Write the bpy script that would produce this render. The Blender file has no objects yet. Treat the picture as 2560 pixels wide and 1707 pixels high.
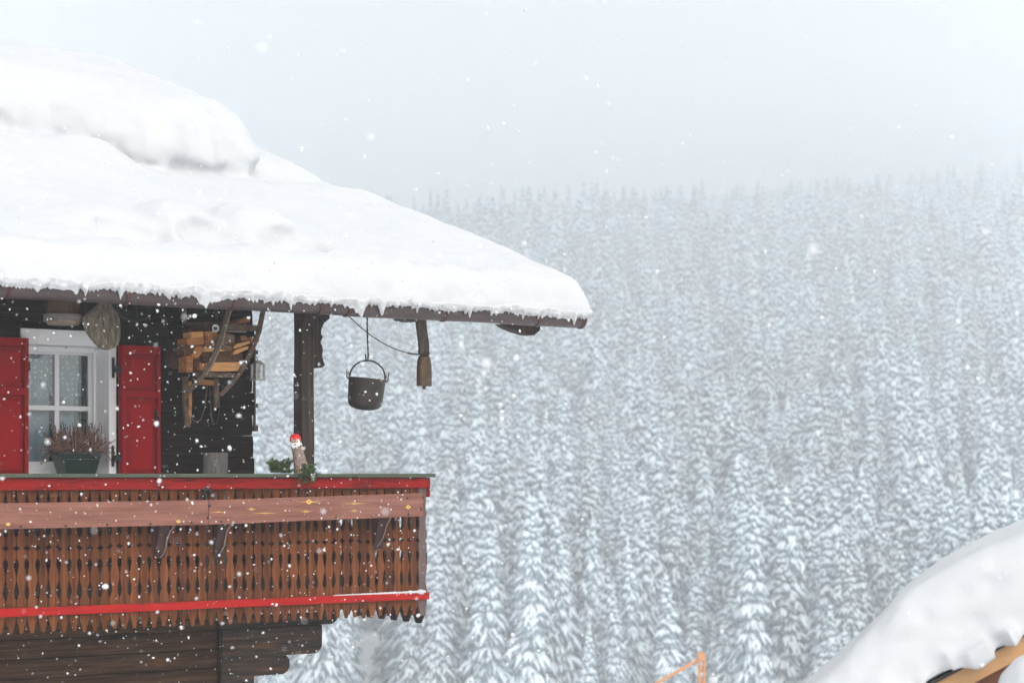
import bpy, bmesh, math, random
import numpy as np
from mathutils import Vector, Matrix
R = math.radians
SC = bpy.context.scene
COL = SC.collection
rnd = random.Random(7)

# ------------------------------------------------------------------ camera, sky, sun, exposure
F = 4978.0; CX, HZ = 1280.0, 1184.0          # focal length, image centre and eye level, in photograph pixels
EYE = 9.0                                     # eye height above the snow by the chalet
cd = bpy.data.cameras.new('camera'); cam = bpy.data.objects.new('camera', cd); COL.objects.link(cam)
cam.location = (0, 0, EYE); cam.rotation_euler = (R(90), 0, 0)
cd.lens = 70; cd.sensor_width = 36; cd.shift_y = (HZ - 853.5) / 2560
cd.clip_start = 0.2; cd.clip_end = 9000
cd.dof.use_dof = True; cd.dof.focus_distance = 18.6; cd.dof.aperture_fstop = 2.2
SC.camera = cam
SUN_EL, SUN_AZ = 48, 150                       # azimuth measured from the view axis towards the right
w = bpy.data.worlds.new('World'); SC.world = w; w.use_nodes = True
nt = w.node_tree; bg = nt.nodes['Background']
sky = nt.nodes.new('ShaderNodeTexSky'); sky.sky_type = 'NISHITA'; sky.sun_disc = False
sky.sun_elevation = R(SUN_EL); sky.sun_rotation = R(SUN_AZ); sky.dust_density = 4; sky.air_density = 1; sky.ozone_density = 1
hs = nt.nodes.new('ShaderNodeHueSaturation'); hs.inputs['Saturation'].default_value = 0.28
nt.links.new(sky.outputs[0], hs.inputs['Color']); nt.links.new(hs.outputs[0], bg.inputs[0]); bg.inputs[1].default_value = 0.15
sl = bpy.data.lights.new('sun', 'SUN'); so = bpy.data.objects.new('sun', sl); COL.objects.link(so)
sl.energy = 0.5; sl.angle = R(60); sl.color = (1.0, 0.97, 0.93)
sd = Vector((math.sin(R(SUN_AZ)) * math.cos(R(SUN_EL)), math.cos(R(SUN_AZ)) * math.cos(R(SUN_EL)), math.sin(R(SUN_EL))))
so.rotation_euler = sd.to_track_quat('Z', 'Y').to_euler()
SC.view_settings.view_transform = 'Standard'; SC.view_settings.look = 'None'
SC.view_settings.exposure = 0.57; SC.view_settings.gamma = 1
cy = SC.cycles
cy.use_denoising = True; cy.max_bounces = 16; cy.diffuse_bounces = 4; cy.glossy_bounces = 3; cy.transmission_bounces = 6
cy.transparent_max_bounces = 12; cy.volume_bounces = 12; cy.sample_clamp_indirect = 6; cy.caustics_reflective = False; cy.caustics_refractive = False

# ------------------------------------------------------------------ frames and helpers
AL = math.atan2(7190, F); S, Cc = math.sin(AL), math.cos(AL)   # direction of the eaves against the view axis
OX, OY = -1280 / F * 17, 17.0
ROT = math.atan2(Cc, S)
def uz(px, py, v):
    k = (px - CX) / F; u = (k * (OY + v * S) - OX + v * Cc) / (S - k * Cc); Y = OY + u * Cc + v * S
    return u, (HZ - py) / F * Y
def vz(px, py, u):
    k = (px - CX) / F; v = (OX + u * S - k * (OY + u * Cc)) / (Cc + k * S); Y = OY + u * Cc + v * S
    return v, (HZ - py) / F * Y
def W(u, v, z): return Vector((OX + u * S - v * Cc, OY + u * Cc + v * S, EYE + z))
def PW(px, py, Y): return Vector(((px - CX) / F * Y, Y, EYE + (HZ - py) / F * Y))

def tag(o, label=None, cat=None, group=None, kind=None):
    if label: o['label'] = label
    if cat: o['category'] = cat
    if group: o['group'] = group
    if kind: o['kind'] = kind
    return o
def empty(name, loc, rz=0.0, rot=None):
    o = bpy.data.objects.new(name, None); COL.objects.link(o); o.location = loc
    o.rotation_euler = rot or (0, 0, rz); o.empty_display_size = 0.1
    return o
class MB:
    """collects shapes for ONE mesh object"""
    def __init__(s): s.v = []; s.f = []; s.m = []; s.mi = 0
    def add(s, vs, fs):
        b = len(s.v); s.v += [tuple(x) for x in vs]; s.f += [tuple(i + b for i in f) for f in fs]; s.m += [s.mi] * len(fs); return s
    def box(s, x0, x1, y0, y1, z0, z1):
        return s.add([(x, y, z) for z in (z0, z1) for y in (y0, y1) for x in (x0, x1)],
                     [(0, 2, 3, 1), (4, 5, 7, 6), (0, 1, 5, 4), (2, 6, 7, 3), (0, 4, 6, 2), (1, 3, 7, 5)])
    def prism(s, poly, a, b, f):
        """poly of 2-D points, swept from a to b by f(p, q, t) -> 3-D"""
        n = len(poly); vs = [f(p, q, a) for p, q in poly] + [f(p, q, b) for p, q in poly]
        return s.add(vs, [tuple(range(n)), tuple(range(2 * n - 1, n - 1, -1))] + [((i + 1) % n, i, n + i, n + (i + 1) % n) for i in range(n)])
    def tube(s, path, rad, n=8, caps=True, flat=1.0):
        P = [Vector(p) for p in path]; k = len(P)
        if not hasattr(rad, '__len__'): rad = [rad] * k
        vs = []; fs = []; up = None
        for i in range(k):
            t = (P[min(i + 1, k - 1)] - P[max(i - 1, 0)]).normalized()
            if up is None: up = t.orthogonal().normalized()
            a = (up - t * up.dot(t)); a = a.normalized() if a.length > 1e-6 else t.orthogonal().normalized(); up = a; b = t.cross(a)
            for j in range(n):
                th = 2 * math.pi * j / n
                vs.append(P[i] + a * (rad[i] * math.cos(th)) + b * (rad[i] * flat * math.sin(th)))
        for i in range(k - 1):
            for j in range(n):
                fs.append((i * n + j, i * n + (j + 1) % n, (i + 1) * n + (j + 1) % n, (i + 1) * n + j))
        if caps: fs += [tuple(range(n - 1, -1, -1)), tuple((k - 1) * n + j for j in range(n))]
        return s.add(vs, fs)
    def lathe(s, prof, c=(0, 0, 0), n=32, M=None):
        vs = []; fs = []; k = len(prof)
        for r, z in prof:
            for j in range(n):
                th = 2 * math.pi * j / n; p = Vector((r * math.cos(th), r * math.sin(th), z))
                if M is not None: p = M @ p
                vs.append(p + Vector(c))
        for i in range(k - 1):
            for j in range(n):
                fs.append((i * n + j, i * n + (j + 1) % n, (i + 1) * n + (j + 1) % n, (i + 1) * n + j))
        if prof[0][0] > 1e-4: fs.append(tuple(range(n - 1, -1, -1)))
        if prof[-1][0] > 1e-4: fs.append(tuple((k - 1) * n + j for j in range(n)))
        return s.add(vs, fs)
    def sphere(s, c, r, n=12, m=8):
        rx, ry, rz = r if hasattr(r, '__len__') else (r, r, r)
        vs = []; fs = []
        for i in range(m + 1):
            ph = math.pi * i / m
            for j in range(n):
                th = 2 * math.pi * j / n
                vs.append((c[0] + rx * math.sin(ph) * math.cos(th), c[1] + ry * math.sin(ph) * math.sin(th), c[2] + rz * math.cos(ph)))
        for i in range(m):
            for j in range(n): fs.append((i * n + j, (i + 1) * n + j, (i + 1) * n + (j + 1) % n, i * n + (j + 1) % n))
        return s.add(vs, fs)
    def build(s, name, mats, parent=None, off=(0, 0, 0), bevel=0, smooth=False, loc=None, rot=None, seg=2):
        me = bpy.data.meshes.new(name)
        ox, oy, oz = off
        me.from_pydata([(x - ox, y - oy, z - oz) for x, y, z in s.v], [], s.f)
        for m in (mats if isinstance(mats, (list, tuple)) else [mats]): me.materials.append(m)
        if any(s.m): me.polygons.foreach_set('material_index', s.m)
        bm = bmesh.new(); bm.from_mesh(me); bmesh.ops.remove_doubles(bm, verts=bm.verts, dist=1e-6)
        bmesh.ops.recalc_face_normals(bm, faces=bm.faces); bm.to_mesh(me); bm.free()
        if smooth: me.shade_smooth() if smooth is True else me.set_sharp_from_angle(angle=R(smooth))
        if smooth and smooth is not True: me.shade_smooth(); me.set_sharp_from_angle(angle=R(smooth))
        o = bpy.data.objects.new(name, me); COL.objects.link(o)
        if parent: o.parent = parent
        if loc is not None: o.location = loc
        if rot is not None: o.rotation_euler = rot
        if bevel:
            b = o.modifiers.new('bevel', 'BEVEL'); b.width = bevel; b.segments = seg; b.limit_method = 'ANGLE'; b.angle_limit = R(40); b.harden_normals = False
        return o
def copy_tree(o, parent=None):
    c = o.copy(); COL.objects.link(c); c.parent = parent
    for ch in list(o.children): copy_tree(ch, c)
    return c
uvx = lambda p, q, t: (p, t, q)               # polygon in (u,z) swept along v
vzx = lambda p, q, t: (t, p, q)               # polygon in (v,z) swept along u

# ------------------------------------------------------------------ materials
def mat(name, cols, scale=(4, 4, 4), rough=0.7, bump=0.0, bscale=None, detail=6, metallic=0.0, pos=None, vary=0.0, wear=None, spec=0.4, coord='Object', hue=0.0):
    """cols: colours of a noise ramp; scale stretches the noise; vary: brightness change per object; wear: (colour, threshold, scale, softness)"""
    m = bpy.data.materials.new(name); m.use_nodes = True; t = m.node_tree; N = t.nodes; L = t.links
    p = N['Principled BSDF']; p.inputs['Roughness'].default_value = rough; p.inputs['Metallic'].default_value = metallic
    p.inputs['Specular IOR Level'].default_value = spec
    tc = N.new('ShaderNodeTexCoord'); mp = N.new('ShaderNodeMapping'); L.new(tc.outputs[coord], mp.inputs[0]); mp.inputs['Scale'].default_value = scale
    oi = N.new('ShaderNodeObjectInfo'); vm = N.new('ShaderNodeVectorMath'); vm.operation = 'MULTIPLY_ADD'
    cx = N.new('ShaderNodeCombineXYZ'); L.new(oi.outputs['Random'], cx.inputs[0]); L.new(oi.outputs['Random'], cx.inputs[2])
    L.new(cx.outputs[0], vm.inputs[0]); vm.inputs[1].default_value = (37, 0, 91); L.new(mp.outputs[0], vm.inputs[2])
    n = N.new('ShaderNodeTexNoise'); n.inputs['Scale'].default_value = 1; n.inputs['Detail'].default_value = detail; n.inputs['Roughness'].default_value = 0.62
    L.new(vm.outputs[0], n.inputs['Vector'])
    r = N.new('ShaderNodeValToRGB'); L.new(n.outputs['Fac'], r.inputs[0])
    k = len(cols); pos = pos or [0.3 + 0.4 * i / max(1, k - 1) for i in range(k)]
    while len(r.color_ramp.elements) < k: r.color_ramp.elements.new(0.5)
    for e, c, x in zip(r.color_ramp.elements, cols, pos): e.position = x; e.color = (*c, 1)
    out = r.outputs[0]
    if wear:
        wc, th, ws, sf = wear
        n2 = N.new('ShaderNodeTexNoise'); n2.inputs['Scale'].default_value = 1; n2.inputs['Detail'].default_value = 8; n2.inputs['Roughness'].default_value = 0.7
        mp2 = N.new('ShaderNodeMapping'); mp2.inputs['Scale'].default_value = ws; L.new(tc.outputs[coord], mp2.inputs[0]); L.new(mp2.outputs[0], n2.inputs['Vector'])
        mr = N.new('ShaderNodeMapRange'); mr.inputs['From Min'].default_value = th; mr.inputs['From Max'].default_value = th + sf; L.new(n2.outputs['Fac'], mr.inputs[0])
        mx = N.new('ShaderNodeMix'); mx.data_type = 'RGBA'; L.new(mr.outputs[0], mx.inputs['Factor']); L.new(out, mx.inputs['A']); mx.inputs['B'].default_value = (*wc, 1); out = mx.outputs['Result']
    if vary:
        h = N.new('ShaderNodeHueSaturation'); L.new(out, h.inputs['Color'])
        mr = N.new('ShaderNodeMapRange'); mr.inputs['To Min'].default_value = 1 - vary; mr.inputs['To Max'].default_value = 1 + vary
        L.new(oi.outputs['Random'], mr.inputs[0]); L.new(mr.outputs[0], h.inputs['Value']); out = h.outputs[0]
    L.new(out, p.inputs['Base Color'])
    if bump:
        nb = N.new('ShaderNodeTexNoise'); nb.inputs['Scale'].default_value = 1; nb.inputs['Detail'].default_value = 8
        mb = N.new('ShaderNodeMapping'); mb.inputs['Scale'].default_value = bscale or tuple(3 * x for x in scale); L.new(tc.outputs[coord], mb.inputs[0]); L.new(mb.outputs[0], nb.inputs['Vector'])
        b = N.new('ShaderNodeBump'); b.inputs['Strength'].default_value = bump; b.inputs['Distance'].default_value = 0.02
        L.new(nb.outputs['Fac'], b.inputs['Height']); L.new(b.outputs[0], p.inputs['Normal'])
    return m
def plain(name, c, rough=0.6, metallic=0.0, spec=0.4, j=0.12):
    return mat(name, [tuple(x * (1 - j) for x in c), tuple(min(1, x * (1 + j)) for x in c)], (9, 9, 9), rough, metallic=metallic, spec=spec, bump=0.08, bscale=(60, 60, 60))
M = {}
M['snow'] = mat('snow', [(.515, .53, .542), (.555, .565, .574)], (1.2, 1.2, 1.2), .75, bump=.22, bscale=(14, 14, 14), spec=.2)
M['ground_snow'] = mat('valley_snow', [(.86, .875, .89), (.91, .92, .93)], (.2, .2, .2), .8, bump=.2, bscale=(1, 1, 1), spec=.2)
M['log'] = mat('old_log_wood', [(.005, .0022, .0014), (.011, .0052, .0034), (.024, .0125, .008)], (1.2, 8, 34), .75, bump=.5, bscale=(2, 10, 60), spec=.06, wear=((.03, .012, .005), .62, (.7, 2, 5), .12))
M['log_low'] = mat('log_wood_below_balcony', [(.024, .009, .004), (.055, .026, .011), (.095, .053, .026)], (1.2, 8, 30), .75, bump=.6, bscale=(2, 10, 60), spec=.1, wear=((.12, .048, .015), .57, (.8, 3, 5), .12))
M['console'] = mat('console_beam_wood', [(.010, .005, .003), (.045, .02, .008), (.17, .07, .02)], (1.4, 6, 16), .65, bump=.5, bscale=(3, 14, 60), spec=.35, pos=[.38, .54, .74])
M['post'] = mat('post_wood', [(.012, .0075, .005), (.032, .02, .014), (.075, .053, .038)], (34, 34, 1.0), .8, bump=.6, bscale=(70, 70, 2.4), spec=.25)
M['picket'] = mat('baluster_wood', [(.055, .015, .004), (.12, .036, .010), (.19, .062, .019)], (26, 26, 1.5), .78, bump=.35, bscale=(90, 90, 4), vary=.28, spec=.1, wear=((.38, .23, .16), .72, (40, 40, 3), .1))
M['picket_grey'] = mat('greyed_baluster_wood', [(.085, .055, .05), (.14, .095, .085)], (26, 26, 1.5), .8, bump=.35, bscale=(90, 90, 4))
M['picket_dark'] = mat('side_board_wood', [(.018, .011, .010), (.045, .026, .022)], (20, 20, 1.5), .8, bump=.3)
M['red_rail'] = mat('red_painted_rail', [(.20, .005, .004), (.31, .010, .007)], (2, 8, 14), .65, spec=.1, bump=.25, bscale=(3, 40, 70), wear=((.075, .008, .006), .52, (2.4, 6, 22), .12))
M['red_low'] = mat('bright_red_painted_rail', [(.30, .007, .005), (.40, .013, .009)], (2, 8, 14), .65, spec=.1, bump=.25, bscale=(3, 40, 70), wear=((.14, .012, .010), .55, (2.4, 6, 26), .12))
M['shelf'] = mat('faded_shelf_wood', [(.145, .05, .033), (.205, .078, .053), (.27, .115, .082)], (1.6, 10, 22), .7, bump=.3, bscale=(3, 30, 80))
M['resin'] = plain('yellow_knot', (.62, .38, .08), .5)
M['knot'] = plain('dark_knot', (.04, .018, .012), .7)
M['bracket_wood'] = mat('dark_red_bracket_wood', [(.025, .008, .005), (.045, .014, .008)], (10, 10, 4), .7)  # dark red wood, with the shadow below the shelf darkened into its colour
M['strap'] = plain('grey_iron_strap', (.2, .15, .125), .55, .3)
M['cap'] = mat('green_copper_cap', [(.05, .062, .042), (.08, .095, .062)], (3, 20, 20), .55, metallic=.2, bump=.1, wear=((.16, .33, .26), .66, (9, 20, 60), .06))
M['gutter'] = mat('brown_sheet_metal', [(.06, .042, .041), (.09, .066, .065)], (3, 10, 10), .5, metallic=.15, bump=.05, spec=.35)
M['gbracket'] = plain('gutter_strap_metal', (.085, .035, .028), .45, .4)
M['roofwood'] = mat('soffit_wood', [(.018, .012, .010), (.04, .027, .021)], (10, 1.2, 20), .8, bump=.3)
M['white'] = mat('white_window_paint', [(.88, .883, .886), (.92, .922, .925)], (2, 2, 2), .42, bump=.05, bscale=(30, 30, 30))
M['shutter'] = mat('red_shutter_paint', [(.25, .0003, .003), (.32, .0006, .004)], (3, 3, 2), .6, bump=.06, bscale=(30, 30, 8), spec=.06)
M['black'] = plain('black_iron', (.012, .012, .013), .4, .3)
M['iron'] = mat('old_cast_iron', [(.022, .016, .014), (.045, .031, .026)], (8, 8, 8), .55, metallic=.4, bump=.2, bscale=(50, 50, 50), wear=((.08, .042, .026), .62, (7, 7, 7), .15))
M['bell'] = mat('bell_bronze', [(.045, .028, .016), (.09, .055, .028), (.14, .085, .042)], (9, 9, 4), .5, metallic=.5, bump=.25, bscale=(40, 40, 40))
M['leather'] = mat('grey_leather', [(.035, .026, .018), (.075, .058, .042), (.12, .095, .07)], (40, 40, 6), .8, bump=.4)
M['rope'] = mat('rope', [(.08, .06, .045), (.16, .13, .1)], (120, 120, 120), .9, bump=.5)
M['cloth'] = mat('grey_sackcloth', [(.075, .058, .04), (.2, .16, .115), (.36, .305, .235)], (32, 32, 5), .9, bump=.7, bscale=(40, 40, 8))  # dark and light upright streaks paint fold shading into the cloth colour
M['bucket'] = mat('bucket_wood', [(.055, .025, .012), (.12, .06, .03)], (50, 50, 2), .75, bump=.3)
M['hoop'] = mat('grey_wood_hoop', [(.17, .145, .125), (.3, .265, .235)], (6, 6, 60), .85, bump=.4)
M['sled'] = mat('sled_wood', [(.07, .044, .028), (.125, .082, .054), (.2, .142, .1)], (16, 16, 16), .75, bump=.3)
M['sledpale'] = mat('pale_sled_edge', [(.2, .15, .105), (.36, .29, .21)], (10, 10, 40), .75, bump=.3)
M['wood_pale'] = mat('pale_split_wood', [(.58, .25, .075), (.74, .37, .13), (.82, .5, .23)], (3, 12, 24), .75, bump=.35, vary=.12)
M['wood_mid'] = mat('orange_split_wood', [(.26, .09, .022), (.46, .18, .05), (.56, .26, .085)], (3, 12, 24), .75, bump=.35, vary=.15)
M['wood_bark'] = mat('bark_split_wood', [(.05, .02, .012), (.12, .048, .022), (.2, .085, .035)], (4, 12, 26), .85, bump=.6, vary=.2)
M['wood_grey'] = mat('grey_log_end', [(.16, .1, .058), (.24, .155, .09)], (20, 20, 20), .85, bump=.5)
M['pan'] = plain('brown_enamel', (.075, .036, .027), .75, 0, .1)
M['darkmetal'] = plain('dark_metal', (.02, .021, .022), .4, .5)
M['stump'] = mat('grey_weathered_wood', [(.07, .064, .058), (.13, .12, .11), (.19, .175, .16)], (40, 40, 3), .85, bump=.5)
M['planter'] = mat('dark_green_plastic', [(.004, .018, .014), (.008, .026, .02)], (4, 4, 4), .4, spec=.45)
M['heather'] = mat('dry_heather', [(.09, .04, .03), (.19, .095, .07), (.25, .15, .09)], (30, 30, 30), .85)
M['needles'] = mat('fir_needles', [(.03, .065, .022), (.075, .13, .04), (.16, .22, .07)], (25, 25, 25), .6)
M['bark'] = mat('pale_bark', [(.12, .078, .06), (.25, .175, .14), (.4, .31, .26)], (60, 60, 40), .9, bump=.6)
M['redpaint'] = plain('red_paint', (.6, .004, .014), .4)
M['whitepaint'] = plain('white_paint', (.8, .79, .76), .5)
M['facewood'] = plain('cut_wood_face', (.3, .135, .05), .6)
M['lantern'] = plain('white_lantern_metal', (.6, .61, .58), .5)
M['orange'] = plain('orange_lacquer', (.60, .25, .08), .6)
M['tan'] = mat('new_larch_board', [(.44, .24, .10), (.54, .31, .145)], (2, 10, 20), .6, bump=.15)
M['felt'] = plain('dark_roof_felt', (.018, .018, .02), .8)
M['cabin'] = mat('brown_cabin_wood', [(.09, .032, .014), (.16, .06, .026)], (2, 8, 16), .7, bump=.3)
M['trunk'] = mat('spruce_bark', [(.02, .016, .014), (.05, .042, .036)], (3, 3, 1), .9)
M['green'] = mat('frosted_spruce_needles', [(.085, .135, .17), (.22, .295, .34)], (1.5, 1.5, 1.5), .8, spec=.1, vary=.35)  # frosted tone, with some haze put into it: moved towards the fog colour
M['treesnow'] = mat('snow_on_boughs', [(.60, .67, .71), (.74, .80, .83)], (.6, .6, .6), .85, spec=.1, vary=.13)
M['dark_room'] = plain('dark_room', (.03, .026, .022), .9)
def glass_mat():
    m = bpy.data.materials.new('window_glass'); m.use_nodes = True; t = m.node_tree; N = t.nodes; L = t.links
    N.remove(N['Principled BSDF']); o = N['Material Output']
    a = N.new('ShaderNodeBsdfTransparent'); a.inputs[0].default_value = (.93, .96, .97, 1); g = N.new('ShaderNodeBsdfGlossy'); g.inputs['Roughness'].default_value = .02
    f = N.new('ShaderNodeFresnel'); f.inputs[0].default_value = 1.7; mx = N.new('ShaderNodeMixShader')
    L.new(f.outputs[0], mx.inputs[0]); L.new(a.outputs[0], mx.inputs[1]); L.new(g.outputs[0], mx.inputs[2]); L.new(mx.outputs[0], o.inputs[0])
    return m
M['glass'] = glass_mat()
def flake_mat():
    m = bpy.data.materials.new('snowflake'); m.use_nodes = True; t = m.node_tree; N = t.nodes; L = t.links; N.remove(N['Principled BSDF'])
    a = N.new('ShaderNodeBsdfDiffuse'); a.inputs[0].default_value = (.92, .93, .94, 1); c = N.new('ShaderNodeBsdfTranslucent'); c.inputs[0].default_value = (.88, .89, .90, 1)
    mx = N.new('ShaderNodeMixShader'); mx.inputs[0].default_value = .45; L.new(a.outputs[0], mx.inputs[1]); L.new(c.outputs[0], mx.inputs[2]); L.new(mx.outputs[0], N['Material Output'].inputs[0])
    return m
M['flake'] = flake_mat()
def lace_mat(name, base, dots, open_fac, dotscale):
    m = bpy.data.materials.new(name); m.use_nodes = True; t = m.node_tree; N = t.nodes; L = t.links
    p = N['Principled BSDF']; p.inputs['Roughness'].default_value = .9
    tc = N.new('ShaderNodeTexCoord'); mp = N.new('ShaderNodeMapping'); mp.inputs['Scale'].default_value = (1, 0.001, 1); L.new(tc.outputs['Object'], mp.inputs[0])
    vo = N.new('ShaderNodeTexVoronoi'); vo.inputs['Scale'].default_value = dotscale; vo.inputs['Randomness'].default_value = .35; L.new(mp.outputs[0], vo.inputs['Vector'])
    r = N.new('ShaderNodeMapRange'); r.inputs['From Min'].default_value = .24; r.inputs['From Max'].default_value = .30; r.inputs['To Min'].default_value = 1; r.inputs['To Max'].default_value = 0; L.new(vo.outputs['Distance'], r.inputs[0])
    v2 = N.new('ShaderNodeTexVoronoi'); v2.feature = 'DISTANCE_TO_EDGE'; v2.inputs['Scale'].default_value = 95; L.new(mp.outputs[0], v2.inputs['Vector'])
    r2 = N.new('ShaderNodeMapRange'); r2.inputs['From Min'].default_value = .04; r2.inputs['From Max'].default_value = .12; r2.inputs['To Min'].default_value = 1; r2.inputs['To Max'].default_value = open_fac; L.new(v2.outputs['Distance'], r2.inputs[0])
    mx = N.new('ShaderNodeMath'); mx.operation = 'MAXIMUM'; L.new(r.outputs[0], mx.inputs[0]); L.new(r2.outputs[0], mx.inputs[1])
    cm = N.new('ShaderNodeMix'); cm.data_type = 'RGBA'; L.new(r.outputs[0], cm.inputs['Factor']); cm.inputs['A'].default_value = (*base, 1); cm.inputs['B'].default_value = (*dots, 1)
    L.new(cm.outputs['Result'], p.inputs['Base Color']); L.new(mx.outputs[0], p.inputs['Alpha'])
    return m
M['lace'] = lace_mat('white_lace', (.68, .77, .81), (.88, .93, .93), .62, 19)
M['sheer'] = mat('sheer_curtain_cloth', [(.46, .55, .61), (.6, .7, .75)], (6, 6, 2), .9)
M['drape'] = mat('pale_green_drape', [(.36, .45, .42), (.5, .6, .56)], (20, 20, 1), .9)

# ------------------------------------------------------------------ numpy noise and surface nets
def vnoise(P, scale, seed):
    """value noise in [-1,1] for points P (...,3)"""
    q = P / scale; i = np.floor(q).astype(np.int64); f = q - i; f = f * f * (3 - 2 * f)
    def h(a, b, c):
        n = (a * 73856093) ^ (b * 19349663) ^ (c * 83492791) ^ (seed * 2654435761)
        n = (n ^ (n >> 13)) * 1274126177; n = n ^ (n >> 16)
        return (n & 0xffff) / 32767.5 - 1.0
    r = 0
    for dx in (0, 1):
        for dy in (0, 1):
            for dz in (0, 1):
                wgt = (f[..., 0] if dx else 1 - f[..., 0]) * (f[..., 1] if dy else 1 - f[..., 1]) * (f[..., 2] if dz else 1 - f[..., 2])
                r = r + wgt * h(i[..., 0] + dx, i[..., 1] + dy, i[..., 2] + dz)
    return r
def smin(a, b, k):
    h = np.clip(.5 + .5 * (b - a) / k, 0, 1); return b * (1 - h) + a * h - k * h * (1 - h)
def surface_nets(D, org, st):
    nx, ny, nz = D.shape; ins = D < 0
    acc = np.zeros((nx - 1, ny - 1, nz - 1, 3)); cnt = np.zeros((nx - 1, ny - 1, nz - 1))
    def sl(o): return D[o[0]:nx - 1 + o[0], o[1]:ny - 1 + o[1], o[2]:nz - 1 + o[2]]
    cs = [(a, b, c) for a in (0, 1) for b in (0, 1) for c in (0, 1)]
    for p in cs:
        for ax in range(3):
            if p[ax]: continue
            q = list(p); q[ax] = 1
            a, b = sl(p), sl(q); x = (a < 0) != (b < 0)
            t = np.where(x, a / np.where(x, a - b, 1), 0)
            for d in range(3):
                acc[..., d] += np.where(x, p[d] + (t if d == ax else 0), 0)
            cnt += x
    idx = -np.ones(cnt.shape, dtype=np.int64); mk = cnt > 0; idx[mk] = np.arange(mk.sum())
    ijk = np.argwhere(mk); V = (ijk + acc[mk] / cnt[mk][:, None]) * np.array(st) + np.array(org)
    faces = []
    for ax in range(3):
        o1, o2 = (ax + 1) % 3, (ax + 2) % 3
        a = [slice(1, -1)] * 3; a[ax] = slice(0, -1); b = [slice(1, -1)] * 3; b[ax] = slice(1, None)
        ia, ib = ins[tuple(a)], ins[tuple(b)]; w_ = np.argwhere(ia != ib)
        if not len(w_): continue
        fl = ia[ia != ib]; c = w_.copy(); c[:, o1] += 1; c[:, o2] += 1
        def at(d1, d2):
            e = c.copy(); e[:, o1] += d1; e[:, o2] += d2; return idx[e[:, 0], e[:, 1], e[:, 2]]
        q = np.stack([at(-1, -1), at(0, -1), at(0, 0), at(-1, 0)], 1); q[~fl] = q[~fl][:, ::-1]
        faces.append(q)
    return V, np.concatenate(faces)
def np_mesh(name, V, Fc, mats, parent=None, mi=None, smooth=True):
    me = bpy.data.meshes.new(name); me.vertices.add(len(V)); me.vertices.foreach_set('co', np.asarray(V, dtype=np.float32).ravel())
    n = Fc.shape[1]; me.loops.add(Fc.size); me.loops.foreach_set('vertex_index', Fc.ravel().astype(np.int32))
    me.polygons.add(len(Fc)); me.polygons.foreach_set('loop_start', np.arange(0, Fc.size, n, dtype=np.int32))
    try: me.polygons.foreach_set('loop_total', np.full(len(Fc), n, dtype=np.int32))
    except Exception: pass
    for m in mats: me.materials.append(m)
    if mi is not None: me.polygons.foreach_set('material_index', mi.astype(np.int32))
    me.update(calc_edges=True); me.validate()
    if smooth: me.shade_smooth()
    o = bpy.data.objects.new(name, me); COL.objects.link(o)
    if parent: o.parent = parent
    return o

# ------------------------------------------------------------------ terrain
def ground_rel(x, y):
    """height against eye level"""
    x = np.asarray(x, float); y = np.asarray(y, float)
    d = np.sqrt(x * x + y * y)
    near = np.where(d < 30, -9.0, np.maximum(-9 - (d - 30) * .19, -32))
    dd = np.clip(d - 180, 0, 2900); far = -27 + .112 * dd + .00003 * dd * dd - .112 * np.clip(180 - d, 0, 180) + .11 * x * np.clip((d - 250) / 1100, 0, 1)
    P = np.stack([x, y, 0 * x], -1)
    far = far + np.clip((d - 250) / 300, 0, 1) * (5 * vnoise(P, 120., 3) + 7 * vnoise(P, 420., 5))
    far = np.minimum(far, 600)
    return np.where(y > 0, np.maximum(near, far), near)
def terrain():
    ys = np.concatenate([np.linspace(-200, 40, 14), np.geomspace(45, 3300, 130)])
    xs = np.concatenate([-np.geomspace(1250, 8, 45), np.linspace(-6, 6, 5), np.geomspace(8, 1250, 45)])
    X, Y = np.meshgrid(xs, ys, indexing='ij'); Z = ground_rel(X, Y) + EYE
    V = np.stack([X, Y, Z], -1).reshape(-1, 3); ny = len(ys)
    i, j = np.meshgrid(np.arange(len(xs) - 1), np.arange(ny - 1), indexing='ij'); a = (i * ny + j).ravel()
    o = np_mesh('ground', V, np.stack([a, a + ny, a + ny + 1, a + 1], 1), [M['ground_snow']])
    tag(o, 'snow covered valley floor and mountainside under the forest', 'ground', kind='structure')
terrain()

# ------------------------------------------------------------------ chalet
O3 = Vector((OX, OY, EYE))
chalet = tag(empty('chalet', O3, ROT), 'dark timber chalet with carved brown balcony, red shutters and a snow loaded roof', 'house')
VW = 1.10                                     # front plane of the log wall behind the balcony
UC = uz(632, 1184, VW)[0]                     # corner of the house
ZE = 1.50; SL = .33                           # roof plane: z = ZE + SL * (v + .45)
zr = lambda v: ZE + SL * (v + .45)
casL, casT = uz(52, 820, 1.07); casR = uz(290, 870, 1.07)[0]; opR = uz(271, 870, 1.07)[0]; opL = casL + .06
opT = uz(200, 864, 1.07)[1]; SILL = -.03

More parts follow.
